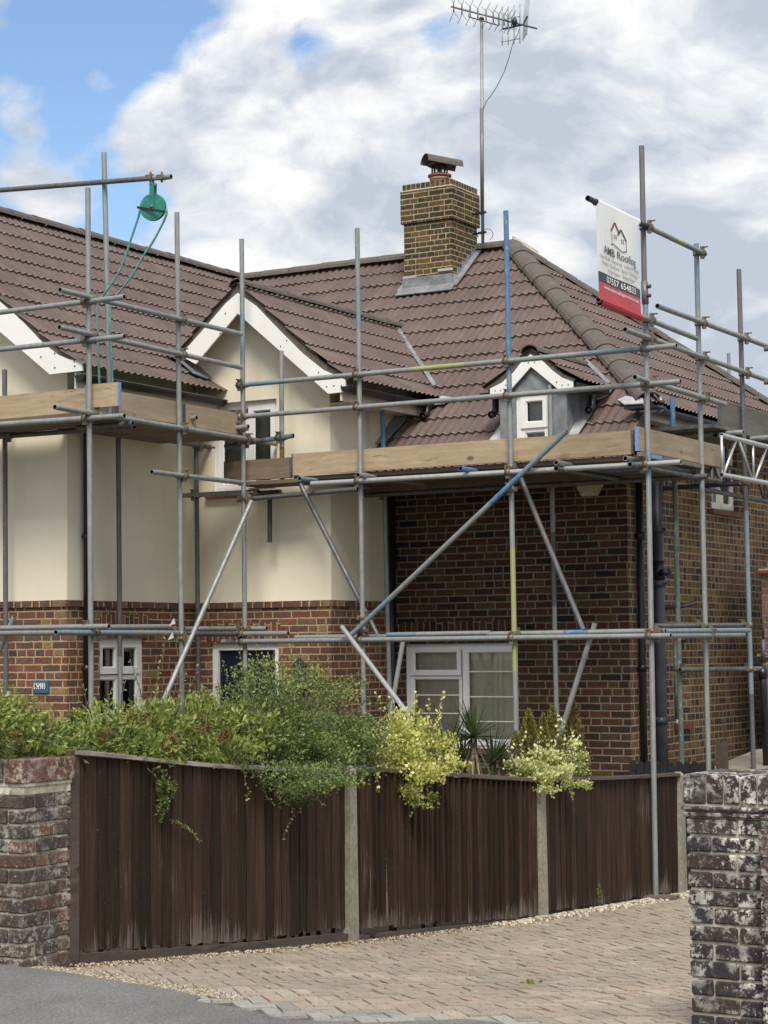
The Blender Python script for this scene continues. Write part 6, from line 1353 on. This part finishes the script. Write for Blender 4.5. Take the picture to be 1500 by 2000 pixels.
for i, (x, y, n, L) in enumerate(((925, 1440, 70, .36), (872, 1480, 34, .50), (962, 1490, 52, .42), (905, 1500, 30, .36), (985, 1500, 24, .30))):
    c = PX(x, y, Xc+(.1 if i == 0 else -.05)); mb = MB(); swords(mb, c, n, L, .022, droop=.16 if i else .22, seed=i+3)
    if i == 0: swords(mb, c-Vector((0, 0, .03)), 26, .42, .02, droop=.1, seed=30, dead=1)
    mb.build('leaf_head', cd); mb = MB(); mb.sweep([(c.x, c.y, gz(c.y)), c], .03, M['bark'], 8); mb.build('trunk', cd)
# ---- small growth: plant in hopper, weeds at the fence foot and in the paving
def tuft(name, c, rad, n, size, mat, label, cat='weed', par=None):
    p, d_, t_, z_ = blob_points(c, rad, n, 8); d_ = d_+np.array([0, 0, .8]); V, F, Cc = leaf_arrays(p, d_, size*nrs.uniform(.6, 1.3, n), np.clip(.55+t_+nrs.normal(size=n)*.15, 0, 1), .4); return grid_mesh(name, V, F, [M[mat]], clr=Cc, smooth=False, parent=par, label=label, cat=None if par else cat)
tuft('flowers', P_(1484, 1279)+Vector((0, .06, 0)), (.06, .05, .02), 240, .02, 'leaf_gold', None, par=hp)
tuft('weed', PZ(1042, 1918, -.2)*1.0 if False else Vector(PZ(1040, 1917, gz(9.0)+.02)), (.045, .07, .010), 90, .016, 'leaf_shrub', 'small weed growing in a paving joint in the middle of the driveway')
tuft('weed', Vector(PX(1169, 1745, XF+.03)), (.012, .03, .09), 120, .02, 'leaf_ivy', 'thin weed climbing the foot of the third fence panel')
tuft('weed', Vector(PX(996, 1782, XF+.03)), (.015, .03, .04), 80, .02, 'leaf_ivy', 'weed poking out of a gap at the foot of the ribbed panel')
# ---- loose stones and dry litter
def scatter(name, n, fy, size, mats, label, cat):
    mb = MB(); rr = random.Random(8)
    for k in range(n):
        x, y = fy(rr); s_ = size*rr.uniform(.5, 1.3); mb.cc = rr.random(); m = M[rr.choice(mats)]; c = Vector((x, y, gz(y)+.008+s_*.3))
        V8 = []
        for dz_, sc_ in ((-1, .7), (1, .55)):
            for q in range(4): a = q*math.pi/2+rr.uniform(-.4, .4); V8.append(c+Vector((math.cos(a)*s_*sc_*1.2, math.sin(a)*s_*sc_, dz_*s_*.4)))
        mb.hexa(V8, m)
    return mb.build(name, None, label, cat, kind='stuff')
scatter('gravel', 1500, lambda r: (XF+.03+abs(r.gauss(0, .075)), 13.2+3.9*r.random()**.8), .017, ['stone', 'stone', 'sand'], 'strip of pale gravel along the foot of the fence', 'gravel')
scatter('dry_litter', 1500, lambda r: (XF+.02+abs(r.gauss(0, .09)), 8.35+5.2*r.random()), .008, ['dry_debris', 'dry_debris', 'stone'], 'dry leaf litter along the foot of the fence', 'litter')
def fs(r):
    a = r.random(); return (-6.95+1.5*a+r.gauss(0, .08), 7.98-.28*a+abs(r.gauss(0, .13))*(1-a*.5)+.0)
scatter('grit', 4200, fs, .006, ['dry_debris', 'sand', 'stone'], 'sandy grit gathered at the foot of the left pier', 'grit')
# tidy helper properties
for o in list(sc.objects):
    if '_w' in o: del o['_w']
